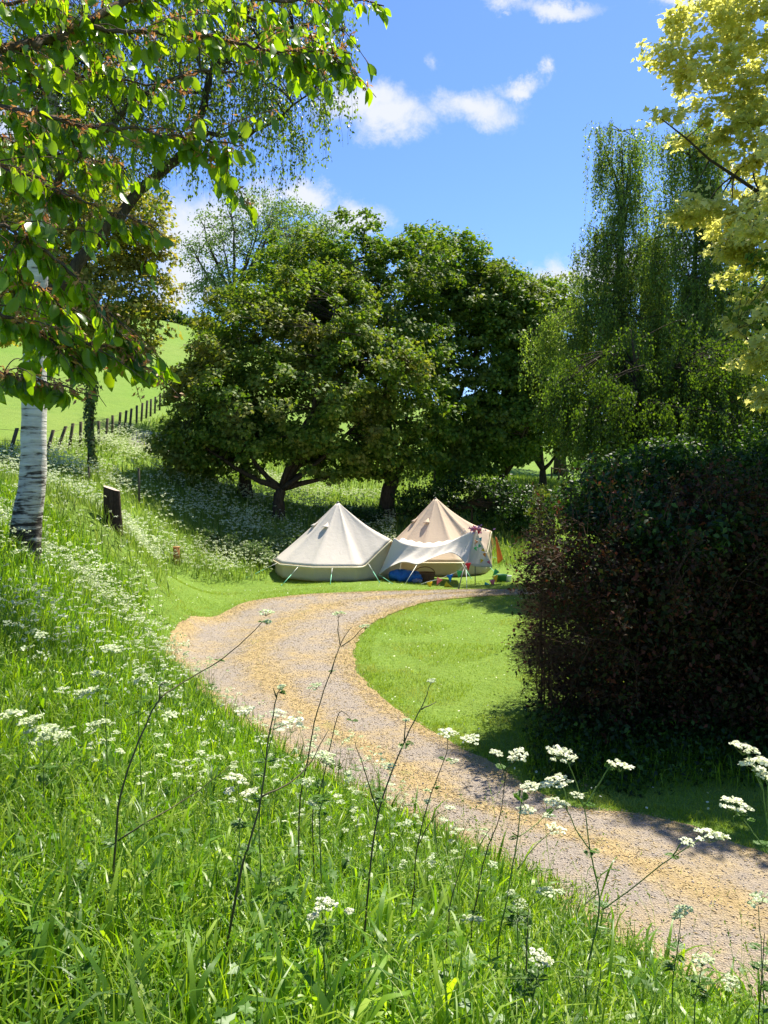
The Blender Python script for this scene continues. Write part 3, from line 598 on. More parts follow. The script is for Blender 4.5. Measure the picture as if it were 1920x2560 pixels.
def weeping(name, label, px, Y, trunk_px, lumps, n_cl, per_root, lmin, lmax, step, size, r_trunk, seed, mat='weep', group=None):
    rng = np.random.default_rng(seed); bx = P(px, 1200, Y)[0]; base = np.array([bx, Y, float(H(bx, Y))]); e = empty(name, base, label, 'tree', group)
    cl = pick_clusters(rng, lumps, n_cl, .3); top = [l for l in lumps if l[5] < .62]; cl = np.vstack([cl] + ([pick_clusters(rng, top, 6, .1)] if top and seed < 43 else []))
    mb = MB(); pts = smooth_line(np.vstack([[base - [0, 0, .3]], [P(a, b, Y) for a, b in trunk_px]]), 4); tube(mb, pts, r_trunk * (np.linspace(1, .0, len(pts)) ** 1.3 * .9 + .08), 9, .04, rng)
    ii = rng.integers(len(pts) // 3, int(len(pts) * .8), 26)
    src = []
    for i in ii:
        k = cl[rng.integers(len(cl))]; 
        g = cl[np.argsort(np.linalg.norm(cl - pts[i] - [0, 0, 1.2], axis=1))[rng.integers(0, 16)]]
        l = bez(pts[i], (pts[i] * .6 + g * .4) + [0, 0, .1], g, 7); tube(mb, l, r_trunk * .25 * np.linspace(1, .2, 7), 5); src.append(l[2:])
    src = np.vstack(src + [pts[len(pts) // 3:]]); j = np.linalg.norm(cl[:, None] - src[None], axis=-1).argmin(1); a = src[j]; t = np.linspace(0, 1, 5)[None, :, None]
    mid = (a + cl) / 2 + [0, 0, .12]; B = (1 - t) ** 2 * a[:, None] + 2 * t * (1 - t) * mid[:, None] + t * t * cl[:, None]
    tubes(mb, B, np.full((len(cl), 1), .02) * np.linspace(1, .4, 5)[None], 4)
    ml = MB(); roots = np.repeat(cl, per_root, 0) + rng.normal(0, .24, (len(cl) * per_root, 3)) * [1, 1, .5]
    strands(ml, mb, rng, roots, lmin, lmax, step, size)
    mb.build('trunk', M['birchbark' if mat == 'birch' else 'bark'], e, base, True); ml.build('crown', M[mat], e, base); return e
WG = 'weeping birches on the right'
weeping('weeping_birch_tree', 'tall weeping birch with the pointed top standing clear against the blue sky', 1545, 29, [(1540, 950), (1550, 700), (1560, 500), (1550, 380)],
        [lump(1525, 315, 29, 35, 30), lump(1590, 345, 29, 30, 30), lump(1545, 380, 29, 50, 50), lump(1560, 470, 29, 60, 70), lump(1500, 580, 29, 45, 50), lump(1580, 580, 29, 70, 80), lump(1530, 680, 28.5, 80, 60), lump(1470, 640, 29, 35, 60), lump(1620, 690, 29, 60, 80), lump(1480, 770, 29, 100, 60), lump(1560, 820, 28.5, 120, 80), lump(1640, 560, 29, 50, 60), lump(1650, 780, 28, 90, 70), lump(1400, 830, 29, 70, 50)],
        120, 15, .7, 2.6, .085, .085, .2, 41, group=WG)
weeping('weeping_birch_tree', 'dark wide weeping birch partly hidden by the golden maple branches', 1730, 27, [(1725, 950), (1730, 750), (1745, 550), (1742, 400)],
        [lump(1690, 315, 27, 40, 35), lump(1770, 340, 27, 50, 40), lump(1700, 370, 27, 40, 50), lump(1760, 430, 27, 70, 70), lump(1700, 500, 27, 75, 80), lump(1800, 560, 27, 80, 90), lump(1720, 620, 27, 90, 70), lump(1690, 740, 26.5, 90, 80), lump(1800, 740, 27, 90, 90), lump(1880, 650, 27, 80, 120), lump(1760, 880, 26.5, 130, 80), lump(1640, 640, 27, 50, 60), lump(1650, 830, 26.5, 90, 80), lump(1860, 830, 26, 110, 90)],
        140, 15, .7, 2.6, .085, .085, .22, 42, group=WG)
weeping('weeping_birch_tree', 'low spreading weeping birch whose hanging twigs screen the space above the hedge', 1600, 23, [(1595, 1050), (1590, 950), (1600, 850)],
        [lump(1480, 930, 23.5, 70, 60), lump(1560, 860, 23.5, 50, 60), lump(1630, 950, 23, 80, 60), lump(1700, 850, 23, 45, 60), lump(1760, 930, 22.5, 80, 60), lump(1420, 980, 23.5, 60, 60), lump(1850, 900, 23, 90, 80), lump(1520, 1010, 22.5, 110, 60), lump(1680, 1030, 22, 130, 60), lump(1850, 1060, 22, 110, 60)],
        150, 15, .6, 2.0, .075, .085, .18, 43, 'weep_low', group=WG)
# the white barked birch on the left
def white_birch():
    rng = np.random.default_rng(44); Y = 12.0; bx = P(62, 1400, Y)[0]; base = np.array([bx, Y, float(H(bx, Y))])
    e = empty('birch_tree', base, 'silver birch with black banded white trunk at the left edge', 'tree')
    mb = MB(); pts = smooth_line(np.vstack([[base - [.05, 0, .3]], [P(a, b, Y) for a, b in [(62, 1380), (70, 1280), (82, 1200), (85, 1050), (88, 900), (92, 700), (105, 500), (125, 250), (160, 0), (200, -250)]]]), 4)
    k = len(pts); rr = np.interp(np.arange(k), [0, 4, 9, 14, 24, k - 1], [.27, .235, .205, .185, .15, .05]); tube(mb, pts, rr, 20, .03, rng)
    mb.build('trunk', M['birchbark'], e, base, True)
    mb = MB()
    def limb(l, Ys, r0, r1):
        l = smooth_line([P(a, b, yy) for (a, b), yy in zip(l, Ys)], 4); l[1:-1] += rng.normal(0, .025, (len(l) - 2, 3)); tube(mb, l, np.linspace(r0, r1, len(l)), 7); return l
    src = [limb([(95, 780), (190, 660), (295, 545), (405, 428), (463, 376), (505, 270), (540, 165), (600, 60), (650, -40)], [12, 12.1, 12.2, 12.4, 12.5, 12.5, 12.5, 12.6, 12.7], .1, .035),
           limb([(463, 376), (520, 335), (579, 336), (625, 339), (694, 295), (780, 230)], [12.5, 12.3, 12.2, 12.1, 12, 11.9], .04, .012),
           limb([(540, 165), (640, 90), (760, 60), (860, 80)], [12.5, 12.3, 12.1, 12], .035, .012),
           limb([(105, 500), (200, 380), (330, 260), (450, 190), (560, 180)], [12, 11.6, 11.4, 11.2, 11.2], .06, .015),
           limb([(125, 250), (220, 120), (350, 30), (500, -60)], [12, 12.2, 12.5, 12.8], .06, .02), limb([(600, 60), (720, -20), (850, -60)], [12.6, 12.4, 12.2], .03, .012)]
    cl = pick_clusters(rng, [lump(330, 120, 12, 200, 120, 1.5), lump(560, 110, 12.2, 180, 130, 1.4), lump(720, 110, 12, 140, 110, 1.2), lump(620, 290, 12, 130, 90, 1), lump(420, 290, 12, 150, 110, 1.2), lump(800, 190, 12, 90, 80, .8),
                             lump(230, 300, 12, 150, 130, 1.3), lump(700, 260, 12, 90, 60, .8), lump(500, 10, 12.4, 260, 80, 1.5), lump(150, 80, 12, 170, 150, 1.4), lump(770, 20, 12, 90, 60, 1), lump(80, 330, 12, 160, 150, 1.4), lump(60, 120, 12.5, 160, 130, 1.4), lump(330, 200, 13, 260, 160, 1)], 560, .25)
    src = np.vstack(src); j = np.linalg.norm(cl[:, None] - src[None], axis=-1).argmin(1); a = src[j]; t = np.linspace(0, 1, 5)[None, :, None]
    mid = (a + cl) / 2 + [0, 0, .15]; B = (1 - t) ** 2 * a[:, None] + 2 * t * (1 - t) * mid[:, None] + t * t * cl[:, None]; tubes(mb, B, np.full((len(cl), 1), .011) * np.linspace(1, .4, 5)[None], 4)
    ml = MB(); roots = np.repeat(cl, 5, 0) + rng.normal(0, .16, (len(cl) * 5, 3)); strands(ml, mb, rng, roots, .15, .95, .042, .058, per=1, wr=.003)
    ex = np.vstack([P(px, py, 12) for px, py in [(745, 330), (755, 350), (762, 370), (735, 345), (800, 260), (690, 400), (720, 420), (640, 420)]]); strands(ml, mb, rng, np.repeat(ex, 5, 0) + rng.normal(0, .07, (40, 3)), .3, .6, .035, .05, per=1, wr=.003)
    mb.build('branches', M['bark'], e, base, True); ml.build('crown', M['birch'], e, base)
white_birch()

# cherry tree whose branches hang into the view
def cherry():
    rng = np.random.default_rng(50); base = np.array([-3.3, 3.6, float(H(-3.3, 3.6))]); e = empty('cherry_tree', base, 'cherry tree at the top left with large drooping leaves and orange bud scales', 'tree')
    mb = MB(); tr = smooth_line([base - [0, 0, .3], base + [.02, 0, 1.2], base + [.1, .05, 2.3], base + [.2, 0, 3.6], base + [.1, .1, 5]], 4); tube(mb, tr, np.linspace(.17, .09, len(tr)), 12, .04, rng)
    B = []   # (px,py) line, depths, r0, r1
    B.append(([(-400, 260), (0, 130), (130, 95), (230, 48), (320, 2), (430, -60)], (3.6, 4.4), .026, .014))
    B.append(([(200, 60), (250, 74), (400, 80), (520, 90), (600, 112), (690, 130), (800, 125), (880, 135)], (4.0, 4.0), .011, .003))
    B.append(([(-300, 230), (0, 268), (120, 292), (200, 316), (320, 318), (430, 340), (520, 350), (610, 362)], (3.5, 3.9), .011, .003))
    B.append(([(300, -50), (520, -20), (700, 0), (850, -12), (960, 15)], (4.3, 4.2), .013, .003))
    B.append(([(-300, 380), (0, 420), (120, 470), (260, 520), (360, 560)], (3.4, 3.6), .009, .003))
    B.append(([(-300, 520), (-20, 560), (100, 620), (200, 710), (270, 800), (340, 880)], (3.3, 3.5), .010, .003))
    B.append(([(-300, 700), (-40, 770), (80, 820), (200, 850), (290, 870), (340, 905)], (3.3, 3.5), .009, .003))
    B.append(([(-300, 850), (-40, 910), (60, 950), (150, 965), (250, 990)], (3.1, 3.2), .008, .002))
    B.append(([(-300, 100), (0, 20), (150, -20)], (3.5, 3.8), .012, .005))
    B.append(([(-300, 300), (0, 350), (100, 380), (230, 400), (330, 440)], (3.9, 4.2), .009, .003))
    B.append(([(0, 150), (100, 170), (250, 190), (380, 210), (480, 230)], (4.2, 4.5), .009, .003))
    B.append(([(-300, 600), (-20, 640), (60, 690), (130, 740), (170, 790)], (3.6, 3.8), .009, .003))
    B.append(([(430, -60), (560, 20), (700, 70), (800, 110)], (4.4, 4.4), .010, .003))
    twl = []; 
    for pl, (y0, y1), r0, r1 in B:
        L = smooth_line([P(a, b, yv) for (a, b), yv in zip(pl, np.linspace(y0, y1, len(pl)))], 6); L[1:-1] += rng.normal(0, .006, (len(L) - 2, 3))
        if pl[0][0] < -200: s = tr[np.argmin(np.abs(tr[:, 2] - L[0][2] + .2))]; L = np.vstack([bez(s, (s + L[0]) / 2 + [0, 0, .05], L[0], 5)[:-1], L])
        tube(mb, L, np.linspace(r0 * 1.2, r1, len(L)), 6); twl.append((L, 1.0))
        n = max(3, int(len(L) * .55))
        for _ in range(n):
            i = rng.integers(6 if pl[0][0] < -200 else 1, len(L) - 2); d = norm(L[i + 1] - L[i]); s = norm(d * .9 + rng.normal(0, .55, 3) + [0, 0, -.25]); ln = rng.uniform(.12, .42)
            l2 = bez(L[i], L[i] + s * ln * .5 + [0, 0, .03], L[i] + s * ln - [0, 0, .05], 6)
            if l2[-1][2] < 3.78: continue
            tube(mb, l2, np.linspace(.0035, .0015, 6), 4); twl.append((l2, .9))
    pos = []; ax = []; nr = []; pb = []
    for L, w in twl:
        seg = np.linalg.norm(np.diff(L, axis=0), axis=1).sum(); nl = int(seg / .045 * w)
        for q in range(nl):
            t = (q + rng.random()) / nl * (len(L) - 1); i = min(int(t), len(L) - 2); p = L[i] + (L[i + 1] - L[i]) * (t - i); d = norm(L[i + 1] - L[i])
            if rng.random() < .2: continue
            grp = rng.integers(1, 4)
            for _ in range(grp):
                a = norm(d * rng.uniform(.1, .9) + np.array([rng.normal(0, .45), rng.normal(0, .45), -rng.uniform(.5, 1.6)]))
                pt = p + a * .022 + rng.normal(0, .006, 3); pos.append(pt); ax.append(a); nr.append(norm(np.array([rng.normal(0, .8), rng.normal(0, .8) + .1, rng.uniform(.1, 1)])))
            if rng.random() < .5:
                for _ in range(rng.integers(6, 14)): pb.append(p + rng.normal(0, .014, 3))
    pos = np.array(pos); ax = np.array(ax); nr = np.array(nr); kk = (pos[:, 2] > 3.65) & ((pos[:, 0] < -1.25) | (pos[:, 2] > 3.93)); pos, ax, nr = pos[kk], ax[kk], nr[kk]; ml = MB(); scatter(ml, *L_CHERRY, pos, frames(np.array(ax), np.array(nr)), .086 * rng.uniform(.45, 1.25, len(pos)))
    ms = MB(); tubes(ms, np.stack([pos - np.array(ax) * .022, pos + np.array(ax) * .01], 1), np.full((len(pos), 2), .001), 3)
    pb = np.array(pb); mo = MB(); scatter(mo, *L_OVAL, pb, frames(rdir(rng, len(pb)) + [0, 0, -.2], rdir(rng, len(pb))), np.stack([.017 * np.ones(len(pb)), .028 * np.ones(len(pb)), .015 * np.ones(len(pb))], -1) * rng.uniform(.6, 1.3, (len(pb), 1)))
    mb.build('trunk', M['cherrybark'], e, base, True); ml.build('crown', M['cherry'], e, base, True); mo.build('bud_scales', M['bract'], e, base); ms.build('leaf_stalks', M['bract'], e, base)
cherry()
# golden maple at the right edge
def golden():
    rng = np.random.default_rng(61); Y = 15.6
    lumps = [lump(1670, 135, 15.4, 55, 18, .5), lump(1700, 60, 15.4, 60, 22, .5), lump(1715, 285, 15.4, 60, 20, .5), lump(1735, 520, 15.2, 60, 22, .5), lump(1800, 40, 15.6, 110, 45, 1.2), lump(1900, 90, 15.6, 130, 60, 1.6), lump(1740, 150, 15.4, 110, 34, .7), lump(1820, 190, 15.6, 130, 40, 1.1), lump(1930, 250, 15.6, 130, 80, 1.6), lump(1790, 330, 15.6, 110, 32, .9), lump(1900, 370, 15.4, 110, 50, 1.2),
             lump(1790, 525, 15.2, 95, 32, .7), lump(1890, 540, 15.6, 90, 50, 1.2), lump(1950, 470, 15.6, 90, 90, 1.4), lump(1900, 640, 15.6, 90, 50, 1.2), lump(1850, 610, 15.4, 70, 30, .8), lump(1910, 760, 15.6, 75, 50, 1.0), lump(1840, 815, 15.2, 55, 22, .5), lump(1915, 900, 15.6, 70, 45, .9), lump(1930, 1010, 15.6, 60, 40, .8), lump(2010, 560, 12, 150, 90, .9), lump(2050, 800, 11.2, 150, 90, .8), lump(2060, 350, 12.2, 150, 100, .9), lump(2030, 980, 11.4, 120, 70, .7), lump(2100, 300, 16.1, 200, 260, 2.4), lump(2100, 750, 16.1, 180, 220, 2.2), lump(1930, -60, 15.6, 180, 80, 1.8)]
    base = np.array([9.7, 16.2, float(H(9.7, 16.2))]); e = empty('golden_maple_tree', base, 'golden yellow leaved maple reaching in from the right edge', 'tree')
    cl = pick_clusters(rng, lumps, 680, .15); mb = MB(); tr = smooth_line([base - [0, 0, .3], base + [0, 0, 2], base + [-.1, 0, 4], base + [-.1, .1, 6.5], base + [.1, 0, 9]], 3); tube(mb, tr, np.linspace(.26, .12, len(tr)), 12, .04, rng)
    for z in (3, 4.5, 6, 8):
        s = base + [0, 0, z]; near = cl[np.abs(cl[:, 2] - s[2] - .8) < 1.6]
        if len(near) > 8: limbs(mb, rng, s, .09, near, 6, 60, tw=.012)
    mb.build('trunk', M['bark'], e, base, True)
    ml = MB(); leaves_at(ml, rng, cl, base + [0, 0, 5.5], L_MAPLE, 50, .3, .115, .45, up=1.3, droop=.3); ml.build('crown', M['gold'], e, base)
golden()

# ------------------------------------------------------------------ hedge and shrubs on the right
def hedge():
    rng = np.random.default_rng(70); base = np.array([4.2, 11.0, 0.0]); e = empty('copper_hedge', base, 'large overgrown dark copper hedge with bare twiggy left end beside the lawn', 'hedge')
    mb = MB(); tips = []
    def env(x, y):   # top of the hedge over plan position
        l = np.clip((x - 1.45) / 1.5, 0, 1); return 2.75 + .5 * l ** .7 + .13 * np.sin(x * 4.3 + 1) + .1 * np.sin(x * 9 + y * 5)
    pts = []
    for i in range(150):
        left = i < 40
        bx = rng.uniform(2.1, 3.4) if left else rng.uniform(2.9, 7.6); by = rng.uniform(10.3, 12.2); z0 = float(H(bx, by)) - .05
        d = norm(np.array([-rng.uniform(.0, .5) if left else rng.normal(0, .25), rng.normal(-.05, .25), 1.0]))
        ht = rng.uniform(.6, .95) * env(bx, by); p = np.array([bx, by, z0]); L = [p]; ns = 12
        for s_ in range(ns): d = norm(d + rng.normal(0, .2, 3) + [0, 0, .1]); p = p + d * ht / ns; L.append(p)
        L = np.array(L); L[:, 0] = np.maximum(L[:, 0], (.19 + .03 * rng.random()) * L[:, 1]); tube(mb, L, np.linspace(.013, .003, ns + 1) * rng.uniform(.6, 1.3), 4); pts.append(L)
    st = np.vstack([L[1:] for L in pts])
    # side twigs: arching outward, roughly level
    n = 6200; k = rng.integers(0, len(st), n); a = st[k]
    out = np.stack([np.where(a[:, 0] < 3.4, -1.0, rng.normal(0, .6, n)), rng.normal(-.25, .7, n), rng.normal(.12, .3, n)], -1) + rng.normal(0, .3, (n, 3))
    ln = rng.uniform(.2, .75, n) * np.where(a[:, 2] > 2.6, .55, 1); out = norm(out) * ln[:, None]
    t = np.linspace(0, 1, 5); B = a[:, None] + out[:, None] * t[None, :, None] + np.array([0, 0, 1.])[None, None] * (np.sin(t * 3.1) * .05)[None, :, None] + np.cumsum(rng.normal(0, .014, (n, 5, 3)), 1)
    lim = lambda q: q[..., 0] / q[..., 1] > .158 + .008 * np.sin(q[..., 2] * 5) + .2 * np.clip(q[..., 2] - 2.8, 0, 1) ** 1.4 + .012 * np.clip(q[..., 2] - 2.2, 0, 1) + .02 * np.clip(1.0 - q[..., 2], 0, 1)
    B = B[lim(B[:, -1]) & lim(B[:, 2])]; n = len(B)
    tubes(mb, B, np.full((n, 1), .0045) * np.linspace(1, .4, 5)[None], 3)
    # fine twigs
    m2 = 13000; k = rng.integers(0, n, m2); i = rng.integers(1, 5, m2); a = B[k, i]; o = norm(rng.normal(0, 1, (m2, 3)) + norm(B[k, 4] - B[k, 0]) * 1.2 + [0, -.1, .1]) * rng.uniform(.08, .28, (m2, 1))
    t = np.linspace(0, 1, 3); o = np.where(lim(a + o)[:, None], o, -o * [1, 1, -1]); Fv = a[:, None] + o[:, None] * t[None, :, None]; Fv[:, 1] += rng.normal(0, .012, (m2, 3)); tubes(mb, Fv, np.full((m2, 1), .0024) * np.linspace(1, .5, 3)[None], 3)
    ns = 90; a = np.stack([rng.uniform(1.9, 6.8, ns), rng.uniform(9.9, 11.5, ns), np.zeros(ns)], -1); a[:, 2] = env(a[:, 0], a[:, 1]) - .35; a[:, 0] = np.maximum(a[:, 0], .2 * a[:, 1])
    dd = norm(rng.normal(0, .3, (ns, 3)) + [-.1, -.15, 1]) * rng.uniform(.4, .85, (ns, 1)); t = np.linspace(0, 1, 6); SH = a[:, None] + dd[:, None] * t[None, :, None]; SH[..., 0] += (t ** 2)[None] * rng.normal(0, .12, (ns, 1)); tubes(mb, SH, np.full((ns, 1), .005) * np.linspace(1, .3, 6)[None], 3)
    mb.build('branches', M['twig'], e, base)
    # leaves: sparse on the left, thick in the body
    ml = MB(); tip = np.vstack([Fv[:, 1], Fv[:, 2], B[:, 3], B[:, 4]]); xx = tip[:, 0]; z = tip[:, 2]
    q = xx / tip[:, 1]; pr = np.clip((q - .25) / .08, .05, 1) * .9; pr = np.where((z > 1.75), np.clip(np.maximum(pr, (q - .165) / .12) * .9 + .1, 0, .95), pr); pr = np.where(z > 2.9, pr * .7, pr)
    tip = tip[rng.random(len(tip)) < pr]; per = 4; p = np.repeat(tip, per, 0) + rng.normal(0, .05, (len(tip) * per, 3)); n = len(p)
    scatter(ml, *L_OVAL, p, frames(rdir(rng, n) + [0, 0, -.2], rdir(rng, n) + [0, 0, .7]), .06 * rng.uniform(.6, 1.3, n))
    sp = SH[:, 2:].reshape(-1, 3); p = np.repeat(sp, 5, 0) + rng.normal(0, .035, (len(sp) * 5, 3)); n = len(p); scatter(ml, *L_OVAL, p, frames(rdir(rng, n) + [0, 0, .3], rdir(rng, n) + [0, 0, .5]), .055 * rng.uniform(.6, 1.3, n))
    # body: dense inner foliage of the hedge to the right
    n = 56000; p = np.stack([2.45 + 5.4 * rng.random(n) ** .72, 9.8 + 2.6 * rng.random(n) ** 1.4, rng.random(n)], -1); p[:, 2] = .03 + p[:, 2] * (env(p[:, 0], p[:, 1]) + .12 * np.sin(p[:, 0] * 3.1) + .1 * np.sin(p[:, 1] * 4 + p[:, 0] * 5))
    p[:, 2] *= .68 + .32 * np.clip((p[:, 0] - 2.45) / 1.3 + .1 * np.sin(p[:, 1] * 7), 0, 1) ** .7
    p[:, 1] += .32 * np.sin(p[:, 0] * 2.3) * np.sin(p[:, 2] * 2.6) + rng.normal(0, .12, n) + .5 * np.clip(p[:, 2] - 2.2, 0, 1); p[:, 2] = np.maximum(.03, p[:, 2] + rng.normal(0, .1, n))
    scatter(ml, *L_OVAL, p, frames(rdir(rng, n) + [0, 0, -.2], rdir(rng, n) + [0, 0, .7]), .085 * rng.uniform(.6, 1.3, n))
    ml.build('foliage', M['hedge'], e, base)
hedge()
broadleaf('bramble_shrub', 'sprawling green bramble scrambling over the top of the copper hedge', 1640, 12.9, [(1640, 1500), (1640, 1400)],
          [lump(1510, 1235, 12.6, 90, 50, .8), lump(1600, 1190, 12.8, 130, 60, .9), lump(1720, 1230, 12.7, 120, 60, .9), lump(1850, 1200, 13, 130, 90, 1), lump(1560, 1290, 12.0, 120, 40, .6), lump(1950, 1250, 13, 100, 100, 1), lump(1690, 1180, 13.2, 90, 45, .8), lump(1450, 1290, 12.1, 60, 40, .5), lump(1600, 1265, 11.2, 70, 40, .4), lump(1640, 1330, 10.2, 80, 50, .3), lump(1760, 1340, 10.2, 90, 50, .3), lump(1880, 1330, 10.2, 80, 60, .3)],
          420, 38, .24, .1, M['bramble'], .05, 71, L_OVAL, 14, 200, None, shell=.25, cat='shrub', flat=1.1, up=.4, outw=.2)
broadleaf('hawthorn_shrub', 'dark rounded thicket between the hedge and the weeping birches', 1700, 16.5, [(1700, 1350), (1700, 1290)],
          [lump(1560, 1230, 16.5, 130, 80, 1.6), lump(1690, 1200, 16.5, 90, 110, 1.8), lump(1810, 1225, 16.5, 110, 90, 1.8), lump(1930, 1190, 16.5, 110, 130, 1.8), lump(1450, 1250, 17, 70, 60, 1.1)],
          330, 55, .4, .1, M['bramble'], .09, 72, L_OVAL, 10, 120, None, shell=.35, cat='shrub')
broadleaf('golden_shrub', 'small bright yellow green shrub glimpsed between the tan tent and the hedge top', 1385, 27, [(1385, 1290), (1385, 1270)],
          [lump(1375, 1240, 27, 38, 24), lump(1405, 1225, 27, 30, 22), lump(1350, 1275, 27, 30, 40), lump(1400, 1290, 27, 40, 50)], 60, 50, .22, .08, M['yellow'], .03, 73, L_OVAL, 6, 40, None, cat='shrub')
broadleaf('nettle_patch', 'leafy green nettle patch growing left of the white tent', 645, 28.5, [(645, 1400), (645, 1390)],
          [lump(660, 1385, 28.8, 60, 32, .7), lump(600, 1385, 29, 60, 28, .7), lump(530, 1360, 29, 70, 30, .8), lump(700, 1350, 30.5, 60, 22, .6)], 110, 50, .28, .1, M['pale'], .02, 74, L_OVAL, 6, 60, None, cat='plant')

# ------------------------------------------------------------------ tents
def canvas(name, col, trans=.3):
    m, nt = newmat(name); co = N(nt, 'ShaderNodeTexCoord').outputs['Object']; a = noise(nt, co, 1.3, 5, .6, .5); b = noise(nt, co, 5, 6, .6, 1.2)
    c = mixc(nt, a.outputs[0], tuple(k * .93 for k in col), col)
    p = princ(nt, c, .85, .15, b.outputs[0], .25, .05); t = N(nt, 'ShaderNodeBsdfTranslucent'); nt.links.new(mixc(nt, 1.0, c, (1, .95, .82), 'MULTIPLY'), t.inputs[0])
    mx = N(nt, 'ShaderNodeMixShader'); mx.inputs[0].default_value = trans; nt.links.new(p, mx.inputs[1]); nt.links.new(t.outputs[0], mx.inputs[2]); finish(nt, mx.outputs[0]); return m
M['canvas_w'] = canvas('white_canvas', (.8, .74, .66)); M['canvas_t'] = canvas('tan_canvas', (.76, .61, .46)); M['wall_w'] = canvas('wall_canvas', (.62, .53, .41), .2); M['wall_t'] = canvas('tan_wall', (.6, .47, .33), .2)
M['piping'] = plain('cream_piping', (.72, .62, .42)); M['awning'] = canvas('awning_canvas', (.8, .74, .66), .25)
M['pole'] = plain('steel_pole', (.12, .12, .12), .4); M['rope_w'] = plain('white_rope', (.8, .82, .75)); M['rope_g'] = plain('green_rope', (.25, .7, .45))
def grid_mesh(name, V, mat, parent, origin, thick=0, wrap=False):
    a, b = V.shape[:2]; i = np.arange(a * b).reshape(a, b)
    if wrap: i = np.hstack([i, i[:, :1]])
    T = np.stack([i[:-1, :-1], i[:-1, 1:], i[1:, 1:], i[1:, :-1]], -1).reshape(-1, 4)
    o = mesh_np(name, V.reshape(-1, 3) - origin, T, mat, parent, True)
    if thick: s = o.modifiers.new('thick', 'SOLIDIFY'); s.thickness = thick
    return o
def bell_tent(loc, r, h, eave, door, doorh, mat, wall, label, seed, guys, nside=10):
    rng = np.random.default_rng(seed); loc = np.array(loc, float); e = empty('bell_tent', loc, label, 'tent', 'canvas bell tents on the lawn')
    na, nr = 120, 22; th = np.arange(na) * 2 * math.pi / na
    dd = np.abs((th - door + math.pi) % (2 * math.pi) - math.pi); bump = np.clip(1 - dd / .5, 0, 1)
    seg = (th * nside / (2 * math.pi)) % 1; pol = math.cos(math.pi / nside) / np.cos((seg - .5) * 2 * math.pi / nside)
    rad = r * (.97 * pol / pol.max() + .03); zE = eave + (doorh - eave) * bump ** 1.0 - .03 * np.sin(seg * math.pi) * 0
    t = np.linspace(0, 1, nr)[:, None]
    hang = np.sin(t * math.pi) * (.10 + .05 * np.sin(seg * math.pi)[None]) * (1 + bump[None] * .9)
    seam = .018 * np.minimum(1, np.abs(np.minimum(seg, 1 - seg)) * 8)[None] * np.sin(t * math.pi)
    rr = .035 + t * (rad[None] - .035); zz = h + (zE[None] - h) * t - hang * .55 - seam
    rr = rr - seam + .006 * np.sin(th[None] * 31 + t * 9) * t * (1 + bump[None] * 2)
    V = loc + np.stack([rr * np.cos(th), rr * np.sin(th), zz], -1)
    grid_mesh('roof', V, mat, e, loc, .006, True)
    w = np.linspace(0, 1, 6)[:, None]; top = zE[None] - .01; wr = rad[None] * (.975 - .0 * w) + .012 * np.sin(th[None] * 40) * w
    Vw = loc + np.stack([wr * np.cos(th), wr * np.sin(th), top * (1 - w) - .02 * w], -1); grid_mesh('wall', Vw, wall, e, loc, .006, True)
    sk = np.linspace(0, 1, 3)[:, None]; kr = rad[None] * (1.012 + .012 * sk); Vs = loc + np.stack([kr * np.cos(th), kr * np.sin(th), zE[None] - sk * .055 - .004], -1); grid_mesh('eave_band', Vs, M['piping'], e, loc, .004, True)
    mb = MB(); tube(mb, [loc + [0, 0, -.02], loc + [0, 0, h + .02]], .019, 8); tube(mb, [loc + [0, 0, h + .0], loc + [0, 0, h + .035], loc + [0, 0, h + .05]], [.05, .04, .01], 10); mb.build('centre_pole', M['pole'], e, loc)
    # vents: small hoods near the peak
    for a in (-2.05, -3.05):
        tt = .36; rc = .035 + tt * (r - .035); zc = h + (eave - h) * tt - .1; c = loc + [rc * math.cos(a), rc * math.sin(a), zc]
        o = np.array([math.cos(a), math.sin(a), 0]); s = np.array([-math.sin(a), math.cos(a), 0]); u = norm(np.array([-o[0] * .9, -o[1] * .9, (h - eave) / r * .9]))
        g = np.zeros((5, 9, 3))
        for i in range(5):
            for j in range(9):
                q = (j / 8 - .5) * 2; k = i / 4
                g[i, j] = c + u * (.24 * k) + s * q * .15 * (1 - k * .95) + o * (.11 * (1 - k) * (1 - q * q)) + np.array([0, 0, .03 * (1 - k) * (1 - q * q)]) + (o * .02)
        grid_mesh('vent_hood', g, mat, e, loc, .006)
    # guy lines with pegs
    for ga, out in guys:
        ra = np.interp(ga % (2 * math.pi), th, rad); zt = np.interp(ga % (2 * math.pi), th, zE)
        a = loc + [ra * math.cos(ga), ra * math.sin(ga), zt - .02]; b = loc + [(ra + out) * math.cos(ga), (ra + out) * math.sin(ga), 0]; b[2] = float(H(b[0], b[1])) + .01; mid = a + (b - a) * .45
        mb = MB(); tube(mb, [a, mid], .008, 5); g = mb.build('guy_line', M['rope_w'], e, loc)
        mb = MB(); tube(mb, [mid, b], .010, 5); tube(mb, [b + [0, 0, -.1], b + [.0, 0, .05]], .008, 5); m2 = mb.build('rope_end', M['rope_g'], g)
        m2.data.transform(__import__('mathutils').Matrix.Translation(-Vector(loc)))
    return e
t1 = P(845, 1257, 28.2); z1 = 0.0
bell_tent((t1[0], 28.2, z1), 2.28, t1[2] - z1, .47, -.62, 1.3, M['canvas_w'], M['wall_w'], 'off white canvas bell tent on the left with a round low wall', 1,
          [(-2.75, 1.1), (-2.15, .9), (-1.6, .75), (-1.05, .8), (2.6, 1), (1.8, 1), (.9, 1)])
t2 = P(1089, 1246, 31.0); z2 = -.2
